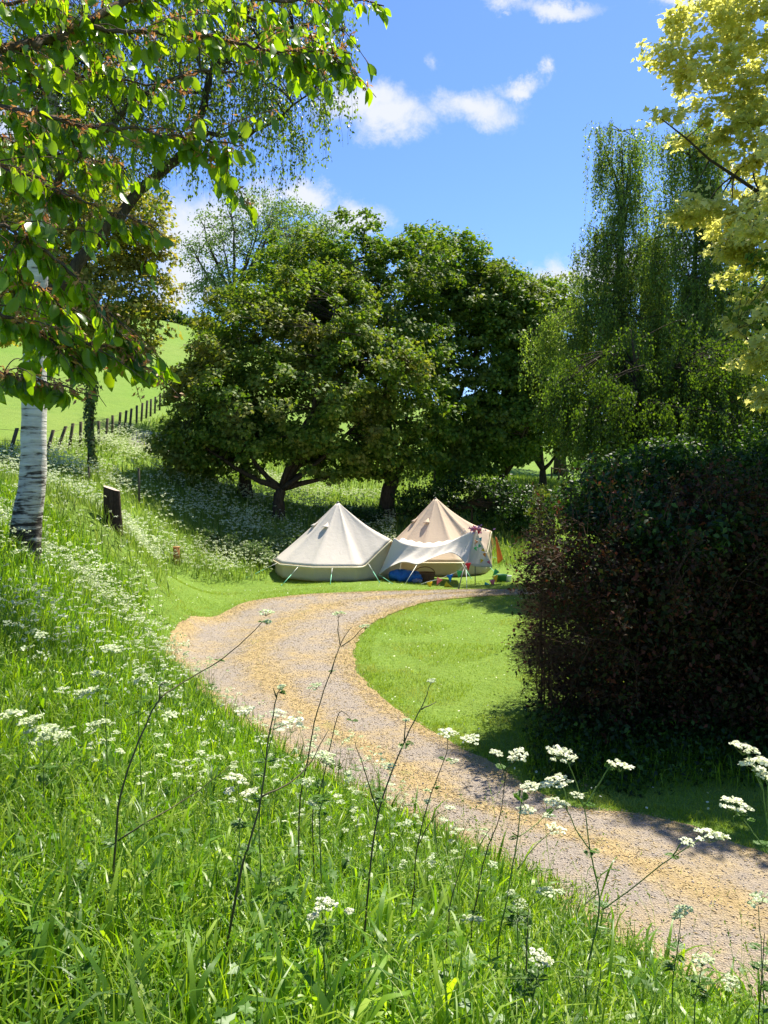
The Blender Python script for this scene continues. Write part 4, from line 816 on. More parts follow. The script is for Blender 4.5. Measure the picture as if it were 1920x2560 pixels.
bell_tent((t2[0], 31.0, z2), 2.25, t2[2] - z2, .5, -.28, 1.55, M['canvas_t'], M['wall_t'], 'tan canvas bell tent on the right behind the awning', 2,
          [(-1.2, .8), (-.75, .8), (1.2, 1), (2.2, 1), (.4, 1)])
# awning
def cq(x, y): return 640 + x * .42194, 1200 + y * .42194      # detail view -> photo pixels
def PC(x, y, Y): return P(*cq(x, y), Y)
def awning():
    B = PC(1300, 292, 25.6); base = np.array([B[0], B[1], float(H(B[0], B[1]))]); e = empty('awning', base, 'pale canvas awning sagging from the white tent to a pole beside the tan tent', 'awning')
    A = PC(818, 342, 26.75)
    top = smooth_line([A, PC(880, 372, 26.6), PC(1000, 392, 26.4), PC(1120, 378, 26.1), PC(1220, 330, 25.8), B], 8)
    bot = smooth_line([PC(722, 566, 26.5), PC(800, 512, 26.2), PC(880, 486, 26.0), PC(955, 500, 25.7), PC(1050, 460, 25.6), PC(1140, 432, 25.5), PC(1195, 448, 25.3), PC(1243, 498, 24.9)], 8)
    def rs(L, n): d = np.r_[0, np.cumsum(np.linalg.norm(np.diff(L, axis=0), axis=1))]; s = np.linspace(0, d[-1], n); return np.stack([np.interp(s, d, L[:, i]) for i in range(3)], -1)
    a, b = rs(top, 60), rs(bot, 60); t = np.linspace(0, 1, 16)[:, None, None]; V = a[None] * (1 - t) + b[None] * t
    s = np.linspace(0, 1, 60)[None, :]; tt = t[..., 0]
    V[..., 2] += -.07 * np.sin(tt * 3.14) + .02 * np.sin(s * 38 + tt * 4) * np.sin(tt * 3.14); V[..., 1] += .03 * np.sin(s * 46 + 2 * tt) * tt
    grid_mesh('canopy', V, M['awning'], e, base, .005)
    bk = rs(smooth_line([PC(860, 345, 28.3), PC(1000, 372, 28.8), PC(1130, 360, 28.9), PC(1270, 330, 28.3)], 8), 60); V = a[None] * (1 - t) + bk[None] * t; V[..., 2] += -.1 * np.sin(tt * 3.14); V[..., 2] += .02 * np.sin(s * 50) * tt
    grid_mesh('rear_canopy', V, M['awning'], e, base, .005)
    # side panel carrying the flags
    E = PC(1243, 500, 24.9); G = PC(1402, 515, 25.9); n = 14; V = np.zeros((n, n, 3))
    for i in range(n):
        k = i / (n - 1)
        for j in range(n):
            q = j / (n - 1); V[i, j] = B * (1 - k) + (E * (1 - q) + G * q) * k + np.array([0, .02 * math.sin(q * 9) * k, -.04 * math.sin(q * 3.14) * k])
    grid_mesh('side_panel', V, M['canvas_w'], e, base, .005)
    mb = MB(); tube(mb, [base - [0, 0, .05], B + [0, 0, .04]], .014, 8); mb.build('pole', M['pole'], e, base)
    mb = MB(); q = PC(1200, 632, 24.0); q[2] = float(H(q[0], q[1])); tube(mb, [q, PC(1225, 545, 24.5), E], .016, 7); mb.build('pole', M['pole'], e, base)
    for (p0, Y0, p1) in (((955, 500), 25.7, (880, 618)), ((1243, 500), 24.9, (1250, 646)), ((727, 560), 26.5, (812, 614))):
        a_ = PC(*p0, Y0); g = plan(*cq(*p1)); b_ = np.array([g[0], g[1], float(H(*g))]); mb = MB(); tube(mb, [a_, b_], .010, 5); mb.build('guy_line', M['rope_w'] if p0[0] > 800 else M['rope_g'], e, base)
    M['floral'] = plain('floral_cloth', (.6, .08, .2), .8, .1, .7, 30)
    mb = MB(); rng = np.random.default_rng(3); n = 60; p = B + rng.normal(0, 1, (n, 3)) * [.16, .06, .06] + [.02, -.05, .0]; scatter(mb, *L_OVAL, p, frames(rdir(rng, n), rdir(rng, n) + [0, -1, .3]), .09 * rng.uniform(.6, 1.4, n)); tube(mb, [B + [-.16, -.05, 0], B + [0, -.06, .03], B + [.18, -.05, -.01]], .05, 8); fl = mb.build('rosette', leafmat('rosette', [(.6, .05, .1), (.7, .3, .4), (.3, .15, .5), (.8, .7, .7)], (1, 1, 1), .2), e, base)
awning()
flagc = {'red': (.75, .07, .08), 'yellow': (.9, .68, .05), 'blue': (.03, .25, .72), 'green': (.12, .6, .22), 'pink': (.88, .25, .32), 'orange': (.9, .38, .07), 'teal': (.05, .45, .55)}
for k, v in flagc.items(): M['flag_' + k] = plain('flag_' + k, v, .8, .1, .12, 20, .1, .3)
def pennant(parent, origin, p, w, h, col, rot=0.0):
    c, s = math.cos(rot), math.sin(rot); n = 5; V = []; T = []
    for i in range(n):
        k = i / (n - 1); ww = w * (1 - k) * .5
        for q in (-1, 0, 1):
            x, z = q * ww, -h * k; V.append(np.array([x * c - z * s, .012 * math.sin(k * 5 + q), x * s + z * c]) + p - origin)
    for i in range(n - 1):
        a = i * 3; T += [(a, a + 1, a + 4), (a, a + 4, a + 3), (a + 1, a + 2, a + 5), (a + 1, a + 5, a + 4)]
    o = mesh_np('pennant', V, T, M['flag_' + col], parent); m = o.modifiers.new('thick', 'SOLIDIFY'); m.thickness = .003; return o
def bunting(label, line, flags, seed, w=.2, h=.24):
    base = line[-1] if line[-1][2] < line[0][2] else line[0]; e = empty('bunting', base, label, 'bunting'); base = np.array(e.location)
    L = smooth_line(line, 6); mb = MB(); tube(mb, L, .005, 4); mb.build('cord', M['rope_w'], e, base)
    for (p, col, rot) in flags: pennant(e, base, p, w, h, col, rot)
bunting('bright multicoloured bunting string in front of the awning opening, ending at its front pole', [PC(1243, 490, 24.85), PC(1200, 538, 24.8), PC(1140, 565, 24.8), PC(1080, 588, 24.8), PC(1015, 604, 24.8), PC(975, 618, 24.8)],
        [(PC(1255, 492, 24.82), 'red', .1), (PC(1207, 537, 24.8), 'green', -.15), (PC(1148, 561, 24.8), 'blue', .1), (PC(1090, 583, 24.8), 'pink', -.45), (PC(1028, 603, 24.8), 'yellow', .1), (PC(1120, 618, 24.7), 'yellow', 1.2)], 1)
bunting('short bunting string with green, yellow and pink flags right of the tan tent', [PC(1445, 525, 26), PC(1420, 560, 26), PC(1395, 592, 25.9), PC(1365, 628, 25.8)],
        [(PC(1430, 535, 26), 'green', -.7), (PC(1415, 568, 26), 'yellow', .2), (PC(1400, 592, 25.9), 'pink', .1), (PC(1372, 612, 25.8), 'teal', -.5)], 2)
bunting('pale bunting of small flags zigzagging down the awning side panel', [PC(1305, 300, 25.45), PC(1325, 350, 25.35), PC(1300, 370, 25.25), PC(1340, 430, 25.2), PC(1300, 400, 25.15), PC(1370, 480, 25.3)],
        [(PC(1328, 342, 25.4), 'teal', .3), (PC(1308, 360, 25.3), 'orange', -.5), (PC(1298, 398, 25.1), 'green', .4), (PC(1330, 385, 25.3), 'green', -.8), (PC(1352, 434, 25.3), 'orange', .3), (PC(1340, 410, 25.3), 'yellow', .9), (PC(1375, 480, 25.5), 'pink', .6), (PC(1340, 470, 25.3), 'yellow', -.4), (PC(1322, 302, 25.5), 'red', -.3), (PC(1282, 290, 25.5), 'pink', .6)], 3, .12, .13)
# things under and beside the awning
def blob(name, label, cat, px, py, Y, size, mat, seed, lump_=.25, extra=None):
    """a soft sagging bag or heap of cloth"""
    rng = np.random.default_rng(seed); p = PC(px, py, Y); base = np.array([p[0], Y, float(H(p[0], Y))]); nu, nv = 18, 32; V = np.zeros((nu, nv, 3)); ph = rng.uniform(0, 6.28, 6)
    for i in range(nu):
        a = (i / (nu - 1)) * math.pi
        for j in range(nv):
            b = j / nv * 2 * math.pi; r = 1 + lump_ * (math.sin(3 * b + ph[0]) * math.sin(2 * a + ph[1]) + .5 * math.sin(7 * b + ph[2] + 3 * a) + .3 * math.sin(11 * b + ph[3]) * math.sin(5 * a))
            V[i, j] = base + np.array([math.sin(a) * math.cos(b) * size[0] * r, math.sin(a) * math.sin(b) * size[1] * r, max(0, (math.cos(a) * .5 * r + .42)) * size[2]])
    e = empty(name, base, label, cat); grid_mesh('body' if cat != 'bag' else 'bag_body', V, mat, e, base, 0, True)
    if extra: extra(e, base)
    return e
M['bluecloth'] = plain('blue_cloth', (.02, .13, .42), .6, .3, .5, 9); M['wicker'] = plain('wicker', (.17, .09, .045), .8, .2, .5, 30, 1); M['greenplastic'] = plain('green_plastic', (.03, .14, .06), .4, .4, .1); M['whiteplastic'] = plain('white_plastic', (.7, .7, .72), .4, .4, .1); M['orangecloth'] = plain('orange_cloth', (.75, .3, .08), .85, .1, .2, 8, .3, .3); M['greycloth'] = plain('grey_cloth', (.25, .25, .3), .8, .1)
def straps(e, base):
    mb = MB(); tube(mb, smooth_line([base + [-.25, -.05, .2], base + [-.1, -.1, .38], base + [.1, -.1, .36], base + [.22, -.05, .2]], 5), .014, 6); mb.build('handle', M['bluecloth'], e, base)
blob('holdall', 'bright blue holdall lying in front of the white tent under the awning', 'bag', 865, 590, 26.4, (.42, .3, .42), M['bluecloth'], 1, .16, straps)
blob('jacket', 'crumpled dark blue jacket heaped between the blue holdall and wicker basket', 'jacket', 935, 595, 26.3, (.3, .25, .34), M['bluecloth'], 2, .3)
blob('plastic_bag', 'pale crumpled bag in front of the wicker basket', 'plastic bag', 955, 604, 25.9, (.14, .12, .14), M['greycloth'], 6, .3)
def basket():
    p = PC(1000, 590, 26.5); base = np.array([p[0], 26.5, float(H(p[0], 26.5))]); e = empty('wicker_basket', base, 'brown wicker basket standing under the awning', 'basket')
    nv = 36; prof = [(.0, .0), (.24, .0), (.27, .12), (.3, .28), (.305, .32), (.285, .32), (.26, .2), (.22, .03), (.0, .03)]; V = np.zeros((len(prof), nv, 3))
    for i, (r, z) in enumerate(prof):
        for j in range(nv): b = j / nv * 6.2832; k = r * (1 + .02 * (j % 2)); V[i, j] = base + [k * math.cos(b) * 1.15, k * math.sin(b) * .8, z]
    grid_mesh('body', V, M['wicker'], e, base, 0, True); mb = MB(); a = np.linspace(0, math.pi, 14); tube(mb, np.stack([base[0] + .33 * np.cos(a), np.full(14, base[1]), base[2] + .3 + .2 * np.sin(a)], -1), .014, 6); mb.build('handle', M['wicker'], e, base)
basket()
def bucket(px, Y, r, h, mat, label, name, cat):
    p = PC(px, 600, Y); base = np.array([p[0], Y, float(H(p[0], Y))]); e = empty(name, base, label, cat); nv = 28; prof = [(0, 0), (r * .8, 0), (r, h), (r * 1.05, h + .01), (r * .95, h), (r * .76, .02), (0, .02)]; V = np.zeros((len(prof), nv, 3))
    for i, (q, z) in enumerate(prof):
        for j in range(nv): b = j / nv * 6.2832; V[i, j] = base + [q * math.cos(b), q * math.sin(b), z]
    grid_mesh('body', V, mat, e, base, 0, True); mb = MB(); a = np.linspace(0, math.pi, 12); tube(mb, np.stack([base[0] + r * np.cos(a), base[1] - r * .7 * np.sin(a), base[2] + h - .02 * np.sin(a)], -1), .006, 5); mb.build('handle', M['pole'], e, base)
bucket(1455, 27, .2, .24, M['greenplastic'], 'dark green bucket on the grass right of the tan tent', 'bucket', 'bucket'); bucket(1492, 27, .13, .2, M['whiteplastic'], 'small white bucket beside the dark green one by the hedge', 'bucket', 'bucket')
def towel():
    a, b = PC(1420, 335, 28.4), PC(1452, 400, 28.2); base = PC(1440, 490, 28.3); n = 12; V = np.zeros((n, 8, 3)); top = [PC(1418, 335, 28.5), PC(1428, 345, 28.4)]
    bot = [PC(1432, 500, 28.3), PC(1465, 470, 28.0)]
    for i in range(n):
        k = i / (n - 1)
        for j in range(8): q = j / 7; V[i, j] = (top[0] * (1 - q) + top[1] * q) * (1 - k) + (bot[0] * (1 - q) + bot[1] * q) * k + [0, .03 * math.sin(q * 9), 0]
    e = grid_mesh('towel', V - 0, M['orangecloth'], None, base * 0, .008); tag(e, 'orange towel hanging from the right corner of the tan tent', 'towel')
towel()
# ------------------------------------------------------------------ stump, posts, fences
M['stumpwood'] = barkmat('stump_bark', (.015, .01, .007), (.075, .055, .04)); M['cutwood'] = plain('cut_wood', (.42, .34, .27), .8, .1, .3, 12); M['postwood'] = plain('grey_post_wood', (.1, .085, .06), .85, .1, .4, 12); M['freshwood'] = plain('orange_timber', (.36, .18, .07), .8, .1, .3, 12)
def stump():
    rng = np.random.default_rng(2); Y = 19.0; b = P(283, 1295, Y); g = float(H(b[0], Y)); topz = P(285, 1222, Y)[2]; base = np.array([b[0], Y, g]); e = empty('tree_stump', base, 'tall dark tree stump with a slanting pale cut top in the cow parsley', 'stump')
    nv = 26; zs = np.linspace(-.2, topz - g, 9); V = np.zeros((9, nv, 3)); ph = rng.uniform(0, 6.28, 3)
    for i, z in enumerate(zs):
        k = i / 8
        for j in range(nv):
            a = j / nv * 6.2832; r = .19 * (1.12 - .12 * k + .06 * math.sin(3 * a + ph[0]) + .04 * math.sin(7 * a + ph[1] + z * 3) + (.07 if abs(a - 6.1) < .4 and k > .3 else 0)); V[i, j] = base + [r * math.cos(a) - .03 * k, r * math.sin(a), z + (k * (-.07 * math.cos(a)) if i > 5 else 0)]
    grid_mesh('trunk', V, M['stumpwood'], e, base, 0, True); c = V[-1].mean(0) + [0, 0, .012]; mb = MB(); ring = V[-1] * .97 + c * .03 + [0, 0, .012]; mb.add(np.vstack([[c], ring]), [(0, 1 + i, 1 + (i + 1) % nv) for i in range(nv)]); mb.build('cut_top', M['cutwood'], e, base)
stump()
def boxv(w, d, h, bev=.012):
    v = [(-w, -d, 0), (w, -d, 0), (w, d, 0), (-w, d, 0), (-w, -d, h - bev), (w, -d, h - bev), (w, d, h - bev), (-w, d, h - bev), (-w + bev, -d + bev, h), (w - bev, -d + bev, h), (w - bev, d - bev, h), (-w + bev, d - bev, h)]
    q = [(3, 2, 1, 0)] + [(i, (i + 1) % 4, 4 + (i + 1) % 4, 4 + i) for i in range(4)] + [(4 + i, 4 + (i + 1) % 4, 8 + (i + 1) % 4, 8 + i) for i in range(4)] + [(8, 9, 10, 11)]
    return np.array(v, float), np.array([t for a, b, c, d_ in q for t in ((a, b, c), (a, c, d_))])
def post(name, px, py_top, Y, w, mat, label, cat='post'):
    t = P(px, py_top, Y); g = float(H(t[0], Y)); v, f = boxv(w, w, t[2] - g + .2); e = empty(name, (t[0], Y, g), label, cat, rz=.3)
    mb = MB(); mb.add(v - [0, 0, .2], f); mb.build('post_shaft', mat, e); v, f = boxv(w * 1.12, w * 1.12, .03, .008); mb = MB(); mb.add(v + [0, 0, t[2] - g], f); mb.build('cap', mat, e)
post('wooden_post', 441, 1369, 26, .1, M['freshwood'], 'short orange brown wooden post at the foot of the bank', 'post')
post('marker_stake', 347, 1172, 29, .04, M['postwood'], 'thin dark stake in the cow parsley right of the stump', 'stake')
post('marker_stake', 222, 1168, 29, .035, M['postwood'], 'thin dark stake in the cow parsley left of the stump', 'stake')
def fence(label, posts, hgt, seed, wires=2, rail=False):
    rng = np.random.default_rng(seed); pts = []
    b0 = P(posts[0][0], 1100, posts[0][1]); base = np.array([b0[0], posts[0][1], float(H(b0[0], posts[0][1]))]); e = empty('fence', base, label, 'fence')
    for px, Y, lean in posts:
        x = P(px, 1100, Y)[0]; g = float(H(x, Y)); v, f = boxv(.055, .055, hgt + .25); v = v - [0, 0, .25]; v[:, 0] += v[:, 2] * lean; p = np.array([x, Y, g]); mb = MB(); mb.add(v + p, f); mb.build('post', M['postwood'], e, base); pts.append(p + [lean * hgt, 0, 0])
    pts = np.array(pts)
    for k in range(wires):
        mb = MB(); tube(mb, pts + [0, 0, hgt * (.92 - .35 * k)], .045 if rail else .006, 4); mb.build('rail' if rail else 'wire', M['postwood'], e, base)
fence('line of leaning wooden posts and wire climbing the field at the left',
      [(-60, 29, .3), (20, 31, .32), (113, 33, .3), (140, 34.5, .38), (172, 36, .18), (200, 37.5, .05), (246, 39.5, .03), (264, 41, .1), (281, 42.5, .03), (297, 44, .1), (312, 45.5, .1), (325, 47, .1), (342, 49, .03), (354, 50.5, .08), (366, 52, .08), (377, 53.5, .05), (388, 55.5, .05), (400, 57.5, .05), (412, 60, 0)], 1.15, 3)
fence('short dark rail fence beyond the small sunlit maple', [(1380, 56, 0), (1398, 56, 0), (1418, 56.5, 0)], 1.1, 4, 1, True)
# hedgerow on the skyline
def skyline():
    rng = np.random.default_rng(9); n = 9000; x = rng.uniform(-75, -14, n); y = 137 + rng.normal(0, 1.0, n); z = H(x, y) + rng.random(n) * (2.0 + .5 * np.sin(x * .8)); mb = MB()
    scatter(mb, *L_OVAL, np.stack([x, y, z], -1), frames(rdir(rng, n), rdir(rng, n) + [0, 0, .6]), .7 * rng.uniform(.6, 1.3, n)); o = mb.build('hedgerow', M['bramble'])
    tag(o, 'distant dark hedgerow along the top of the hill', 'hedge')
skyline()

# ------------------------------------------------------------------ cow parsley
def umbel(mbw, mbs, rng, c, up, dia, nray=10, flor=9, fs=.0062):
    up = norm(np.asarray(up, float)); a = norm(np.cross(up, [.3, .8, .2])); b = np.cross(up, a); base = c - up * dia * .42
    k = np.arange(nray); ang = k * 2.399 + rng.uniform(0, 6); rr = np.sqrt((k + .4) / nray) * dia * .5
    e = c + rr[:, None] * (np.cos(ang)[:, None] * a + np.sin(ang)[:, None] * b) + up * (rng.normal(0, dia * .04, nray) - rr * rr / dia * .5)[:, None]
    tubes(mbs, np.stack([np.repeat(base[None], nray, 0), (base + e) / 2 + up * dia * -.02, e - up * .002], 1), np.full((nray, 3), .0007), 3)
    q = np.arange(flor); fr = np.sqrt((q + .3) / flor) * dia * .112; fa = q * 2.399
    p = e[:, None] + fr[None, :, None] * (np.cos(fa)[None, :, None] * a + np.sin(fa)[None, :, None] * b) + up * (-(fr ** 2) * 18)[None, :, None]; p = p.reshape(-1, 3) + rng.normal(0, .0012, (nray * flor, 3)); n = len(p)
    FL = (np.array([(0, 0, .15), (1, 0, 0), (.3, .95, 0), (-.8, .6, 0), (-.8, -.6, 0), (.3, -.95, 0)]) * .5, [(0, 1, 2), (0, 2, 3), (0, 3, 4), (0, 4, 5), (0, 5, 1)])
    nn = norm(up + rng.normal(0, .25, (n, 3))); scatter(mbw, *FL, p, frames(rdir(rng, n), nn), fs * rng.uniform(.7, 1.3, n))
def frond(mb, rng, p, d, ln, n=9):
    """feathery leaf: leaflets in pairs along a rib"""
    d = norm(np.asarray(d, float)); s = norm(np.cross(d, [0, 0, 1.]) + 1e-6); nrm_ = norm(np.cross(s, d)); pos = []; ax = []; sz = []
    for i in range(n):
        t = (i + 1) / (n + .5); q = p + d * ln * t - np.array([0, 0, ln * .25 * t * t])
        for sg in (-1, 1):
            w = ln * .42 * (1 - t) + .006
            for j in range(3):
                f = (j + .6) / 3; pos.append(q + s * sg * w * f * .8 + d * w * f * .4); ax.append(s * sg * (1 if j < 2 else .6) + d * (.6 + .5 * (j % 2))); sz.append(w * .5 + .004)
    pos = np.array(pos); scatter(mb, *L_OVAL, pos, frames(np.array(ax), nrm_ + rng.normal(0, .25, pos.shape)), np.array(sz) * rng.uniform(.8, 1.2, len(sz)))
    tube(mb, [p, p + d * ln * .5 - [0, 0, ln * .06], p + d * ln - [0, 0, ln * .25]], [.0014, .001, .0006], 3)
def parsley(label, Y, stems, umbels, leaves=(), r0=.0045, seed=0, mat='stem', white='white', dy=.12):
    """stems: photo-pixel lines (first starts at the ground); umbels: (px, py, diameter px)"""
    rng = np.random.default_rng(seed); s0 = stems[0]; b = P(*s0[0], Y); g = float(H(b[0], Y)); base = np.array([b[0] + .02, Y + .03, g]); e = empty('cow_parsley', base, label, 'wildflower', 'cow parsley in the foreground')
    def dep(px, py): return Y + dy * math.sin(px * .013 + seed) * min(1, abs(py - s0[0][1]) / 400)
    mb = MB()
    for i, s in enumerate(stems):
        L = [P(a, c, dep(a, c)) for a, c in s]
        if i == 0 and L[0][2] > g: L = [base - [0, 0, .02]] + L
        L = smooth_line(L, 4); L[1:-1] += rng.normal(0, .0012, (len(L) - 2, 3)); tube(mb, L, np.linspace(r0 * (1 if i == 0 else .62), .0014, len(L)), 6)
    mb.build('stem', M[mat], e, base, True)
    for (a, c, dpx) in umbels:
        mw, ms = MB(), MB(); p = P(a, c, dep(a, c)); dia = dpx * Y / F; umbel(mw, ms, rng, p, [rng.normal(0, .16), rng.normal(-.1, .12), 1], dia, int(rng.integers(11, 15)), 10, max(.0075, dia * .125))
        u = mw.build('umbel', M[white], e, base); ms.build('ray', M[mat], u); u.children[0].data.transform(__import__('mathutils').Matrix.Translation(-Vector(base)))
    m0 = stems[0]; q = [m0[min(len(m0) - 1, 1 + i)] for i in range(2)]; leaves = list(leaves) + [((m0[0][0] * .4 + m0[1][0] * .6), (m0[0][1] * .4 + m0[1][1] * .6), 34), (q[0][0], q[0][1], 34)]
    for (a, c, lp) in leaves:
        for _ in range(2): ml = MB(); frond(ml, rng, P(a, c, dep(a, c)), [rng.normal(0, 1), rng.normal(0, .6), rng.uniform(-.1, .5)], lp * Y / F); ml.build('leaf', M['fern'], e, base)
    return e
def c7(x, y): return (x * .5787, 1500 + y * .5787)
def c8(x, y): return (900 + x * .6148, 1700 + y * .6148)
def T7(l): return [c7(*q[:2]) + tuple(q[2:]) for q in l]
def T8(l): return [c8(*q[:2]) + tuple(q[2:]) for q in l]
parsley('tallest branching cow parsley with many white umbels in front of the dark hedge shade', 3.4, [T8([(905, 1500), (925, 1200), (968, 960), (970, 860), (935, 690), (912, 520), (850, 345), (820, 305)]), T8([(912, 515), (960, 440), (1010, 360), (1050, 335)]), T8([(935, 690), (880, 610), (842, 530), (800, 480)]),
        T8([(985, 935), (1090, 860), (1270, 720), (1400, 635), (1425, 610)]), T8([(1270, 720), (1300, 670), (1330, 650)]), T8([(850, 345), (860, 325)]), T8([(842, 530), (830, 440), (805, 410)]), T8([(912, 515), (885, 470)])],
        T8([(810, 285, 64), (1060, 335, 62), (805, 400, 68), (800, 488, 62), (1425, 612, 74), (1330, 650, 34), (862, 312, 28), (885, 462, 34), (760, 420, 34)]), T8([(935, 690, 26), (912, 505, 26), (985, 930, 34), (1270, 715, 18), (1010, 360, 14)]), .0055, 1)
parsley('cow parsley with three white umbels just left of the tallest one', 3.6, [T8([(560, 1100), (600, 880), (640, 640), (660, 480), (690, 440)]), T8([(640, 640), (700, 600), (760, 550)]), T8([(660, 500), (680, 530)]), T8([(640, 770), (700, 690), (760, 630), (800, 600)])],
        T8([(690, 425, 50), (675, 522, 46), (800, 600, 50), (765, 545, 26)]), T8([(655, 500, 40), (640, 640, 20), (760, 548, 24)]), .0045, 2)
parsley('slender dark stemmed cow parsley with a pair of small umbels by the grass verge', 3.8, [T8([(450, 1050), (480, 860), (510, 715), (570, 550), (595, 380), (630, 320)]), T8([(595, 400), (560, 310)])], T8([(645, 295, 52), (555, 292, 34), (625, 320, 24)]), T8([(585, 365, 26), (510, 715, 18)]), .0042, 3, 'darkstem')
parsley('cow parsley with one compact white umbel in front of the track shadow', 3.7, [T8([(180, 1150), (215, 900), (232, 680), (290, 460), (350, 300), (357, 225)]), T8([(350, 330), (385, 320)]), T8([(232, 680), (300, 560), (370, 520)])], T8([(357, 205, 52), (450, 232, 46), (380, 325, 26), (365, 515, 26)]), T8([(300, 440, 16), (345, 325, 16)]), .0042, 4, 'darkstem')
parsley('cow parsley leaning in from the right edge with three bright umbels', 3.1, [T8([(1760, 1100), (1700, 800), (1659, 600), (1640, 450), (1612, 360)]), T8([(1700, 760), (1640, 680), (1585, 600), (1530, 520)]), T8([(1640, 450), (1600, 360), (1570, 290)]), T8([(1659, 560), (1655, 430), (1645, 385)])],
        T8([(1565, 265, 62), (1625, 325, 84), (1528, 496, 72), (1650, 385, 40), (1620, 360, 30)]), T8([(1640, 675, 34), (1570, 570, 18), (1545, 545, 14)]), .005, 5)
parsley('tall dark stalk rising past the middle of the picture with a forked tip', 3.3, [T8([(-40, 1500), (0, 1200), (35, 850), (75, 540), (180, 250), (250, 110), (290, 10)]), T8([(180, 250), (185, 170)]), T8([(75, 540), (40, 440), (10, 340), (-20, 250)]), T8([(250, 120), (310, 90)])], T8([(115, 345, 34), (290, 0, 22), (188, 160, 14)]), T8([(180, 255, 22), (95, 480, 26)]), .0058, 6, 'darkstem', 'cream')
parsley('long dark stalk bent sharply to the right over the grass', 3.2, [T7([(480, 1500), (500, 1050), (520, 850), (570, 690), (630, 540), (690, 428), (800, 350), (940, 268), (1060, 170), (1140, 88)]), T7([(690, 428), (694, 365), (730, 355)]), T7([(510, 1040), (650, 950), (820, 850), (990, 720)])], T7([(1150, 45, 36), (1155, 90, 22), (712, 362, 20)]), T7([(700, 365, 16), (1140, 95, 12), (945, 262, 12)]), .0058, 7, 'darkstem', 'cream')
parsley('dark upright stalk whose thin twigs fork against the pale track', 3.9, [T7([(1290, 950), (1330, 690), (1370, 480), (1430, 310), (1470, 190), (1520, 115)]), T7([(1470, 200), (1460, 130), (1462, 75)]), T7([(1475, 200), (1530, 160), (1575, 110)]), T7([(1430, 320), (1450, 240)])], T7([(1462, 52, 34), (1575, 108, 28), (1360, 365, 34)]), T7([(1430, 310, 12)]), .0045, 8, 'darkstem', 'cream')
parsley('leaning dark stalk in the left half that ends among small buds', 2.9, [T7([(930, 1850), (980, 1500), (1040, 1180), (1080, 1040), (1130, 850), (1160, 600), (1195, 420), (1215, 380)]), T7([(1195, 420), (1180, 380)]), T7([(1130, 850), (1250, 790), (1340, 700), (1420, 560)])], T7([(1215, 372, 18)]), T7([(1060, 1080, 26), (1205, 400, 14)]), .006, 9, 'darkstem', 'cream')
parsley('thin curved dark stalk with drooping tip over the track', 3.9, [T7([(1350, 950), (1385, 820), (1430, 620), (1455, 510), (1475, 480), (1505, 500), (1525, 530)])], [], T7([(1520, 520, 14)]), .0035, 10, 'darkstem')
parsley('cow parsley with two dense creamy umbels against the lower track bend', 3.7, [T7([(1120, 1000), (1140, 760), (1180, 560), (1195, 490)]), T7([(1150, 700), (1100, 560), (1055, 490)]), T7([(1180, 560), (1230, 540), (1260, 520)])], T7([(1055, 468, 50), (1205, 480, 46), (1255, 520, 80)]), T7([(1150, 700, 34)]), .0042, 11)
parsley('cow parsley with a stacked pair of creamy umbels in the grass', 3.2, [T7([(1030, 1200), (1035, 980), (1030, 800)]), T7([(1035, 960), (1065, 880), (1075, 840)])], T7([(1022, 760, 60), (1075, 825, 50), (990, 820, 26)]), T7([(1035, 960, 34)]), .004, 12)
parsley('cow parsley with a loose wide umbel at the grass edge beside the track', 3.5, [T7([(1380, 1000), (1395, 850), (1398, 700)]), T7([(1385, 900), (1345, 830), (1330, 790)])], T7([(1398, 662, 60), (1420, 690, 34), (1330, 780, 34), (1350, 870, 26)]), T7([(1390, 860, 30)]), .004, 13, white='cream')
parsley('low cow parsley with a flat creamy umbel deep in the lower grass', 2.6, [T7([(1400, 1550), (1405, 1400), (1403, 1330)])], T7([(1405, 1308, 56), (1350, 1360, 30), (1510, 1340, 20)]), T7([(1400, 1420, 40)]), .004, 14)
parsley('low cow parsley with an umbel half sunk in grass near the bottom centre', 2.7, [T8([(700, 1350), (720, 1220), (728, 1150)]), T8([(728, 1180), (800, 1145), (850, 1170), (890, 1225), (915, 1265)])], T8([(728, 1118, 54), (760, 1140, 30)]), T8([(720, 1220, 36)]), .004, 15)
parsley('straight dark stalk beside the bottom centre umbel', 2.8, [T8([(660, 1500), (675, 1200), (680, 1000), (685, 930)])], [], T8([(680, 1000, 20)]), .004, 16, 'darkstem')
parsley('dark stalk with a kink standing left of the pair of small umbels', 3.4, [T8([(330, 1250), (350, 1080), (370, 900), (405, 780), (435, 680)])], [], T8([(370, 920, 16)]), .0042, 17, 'darkstem')
parsley('isolated slim stalk at the lower right edge over the track', 2.9, [T8([(1615, 1500), (1630, 1250), (1645, 1030)])], [], (), .0035, 18, 'darkstem')
parsley('pair of faint umbels over the track left of the right edge', 3.2, [T8([(1270, 1250), (1290, 1100), (1305, 960)]), T8([(1290, 1100), (1305, 1030)])], T8([(1310, 930, 50), (1290, 955, 26)]), T8([(1285, 1120, 22)]), .0028, 19, white='cream')
parsley('faint lone umbel at the right edge above the lower track', 3.2, [T8([(1640, 1300), (1630, 1100), (1620, 920)])], T8([(1615, 880, 56), (1650, 1150, 40)]), (), .0028, 20, white='cream')
parsley('faint umbel over the grass edge at the lower right', 3.0, [T8([(1360, 1350), (1380, 1230), (1388, 1150)]), T8([(1380, 1240), (1500, 1225)])], T8([(1390, 1128, 56), (1510, 1218, 44)]), T8([(1375, 1260, 26)]), .003, 21, white='cream')
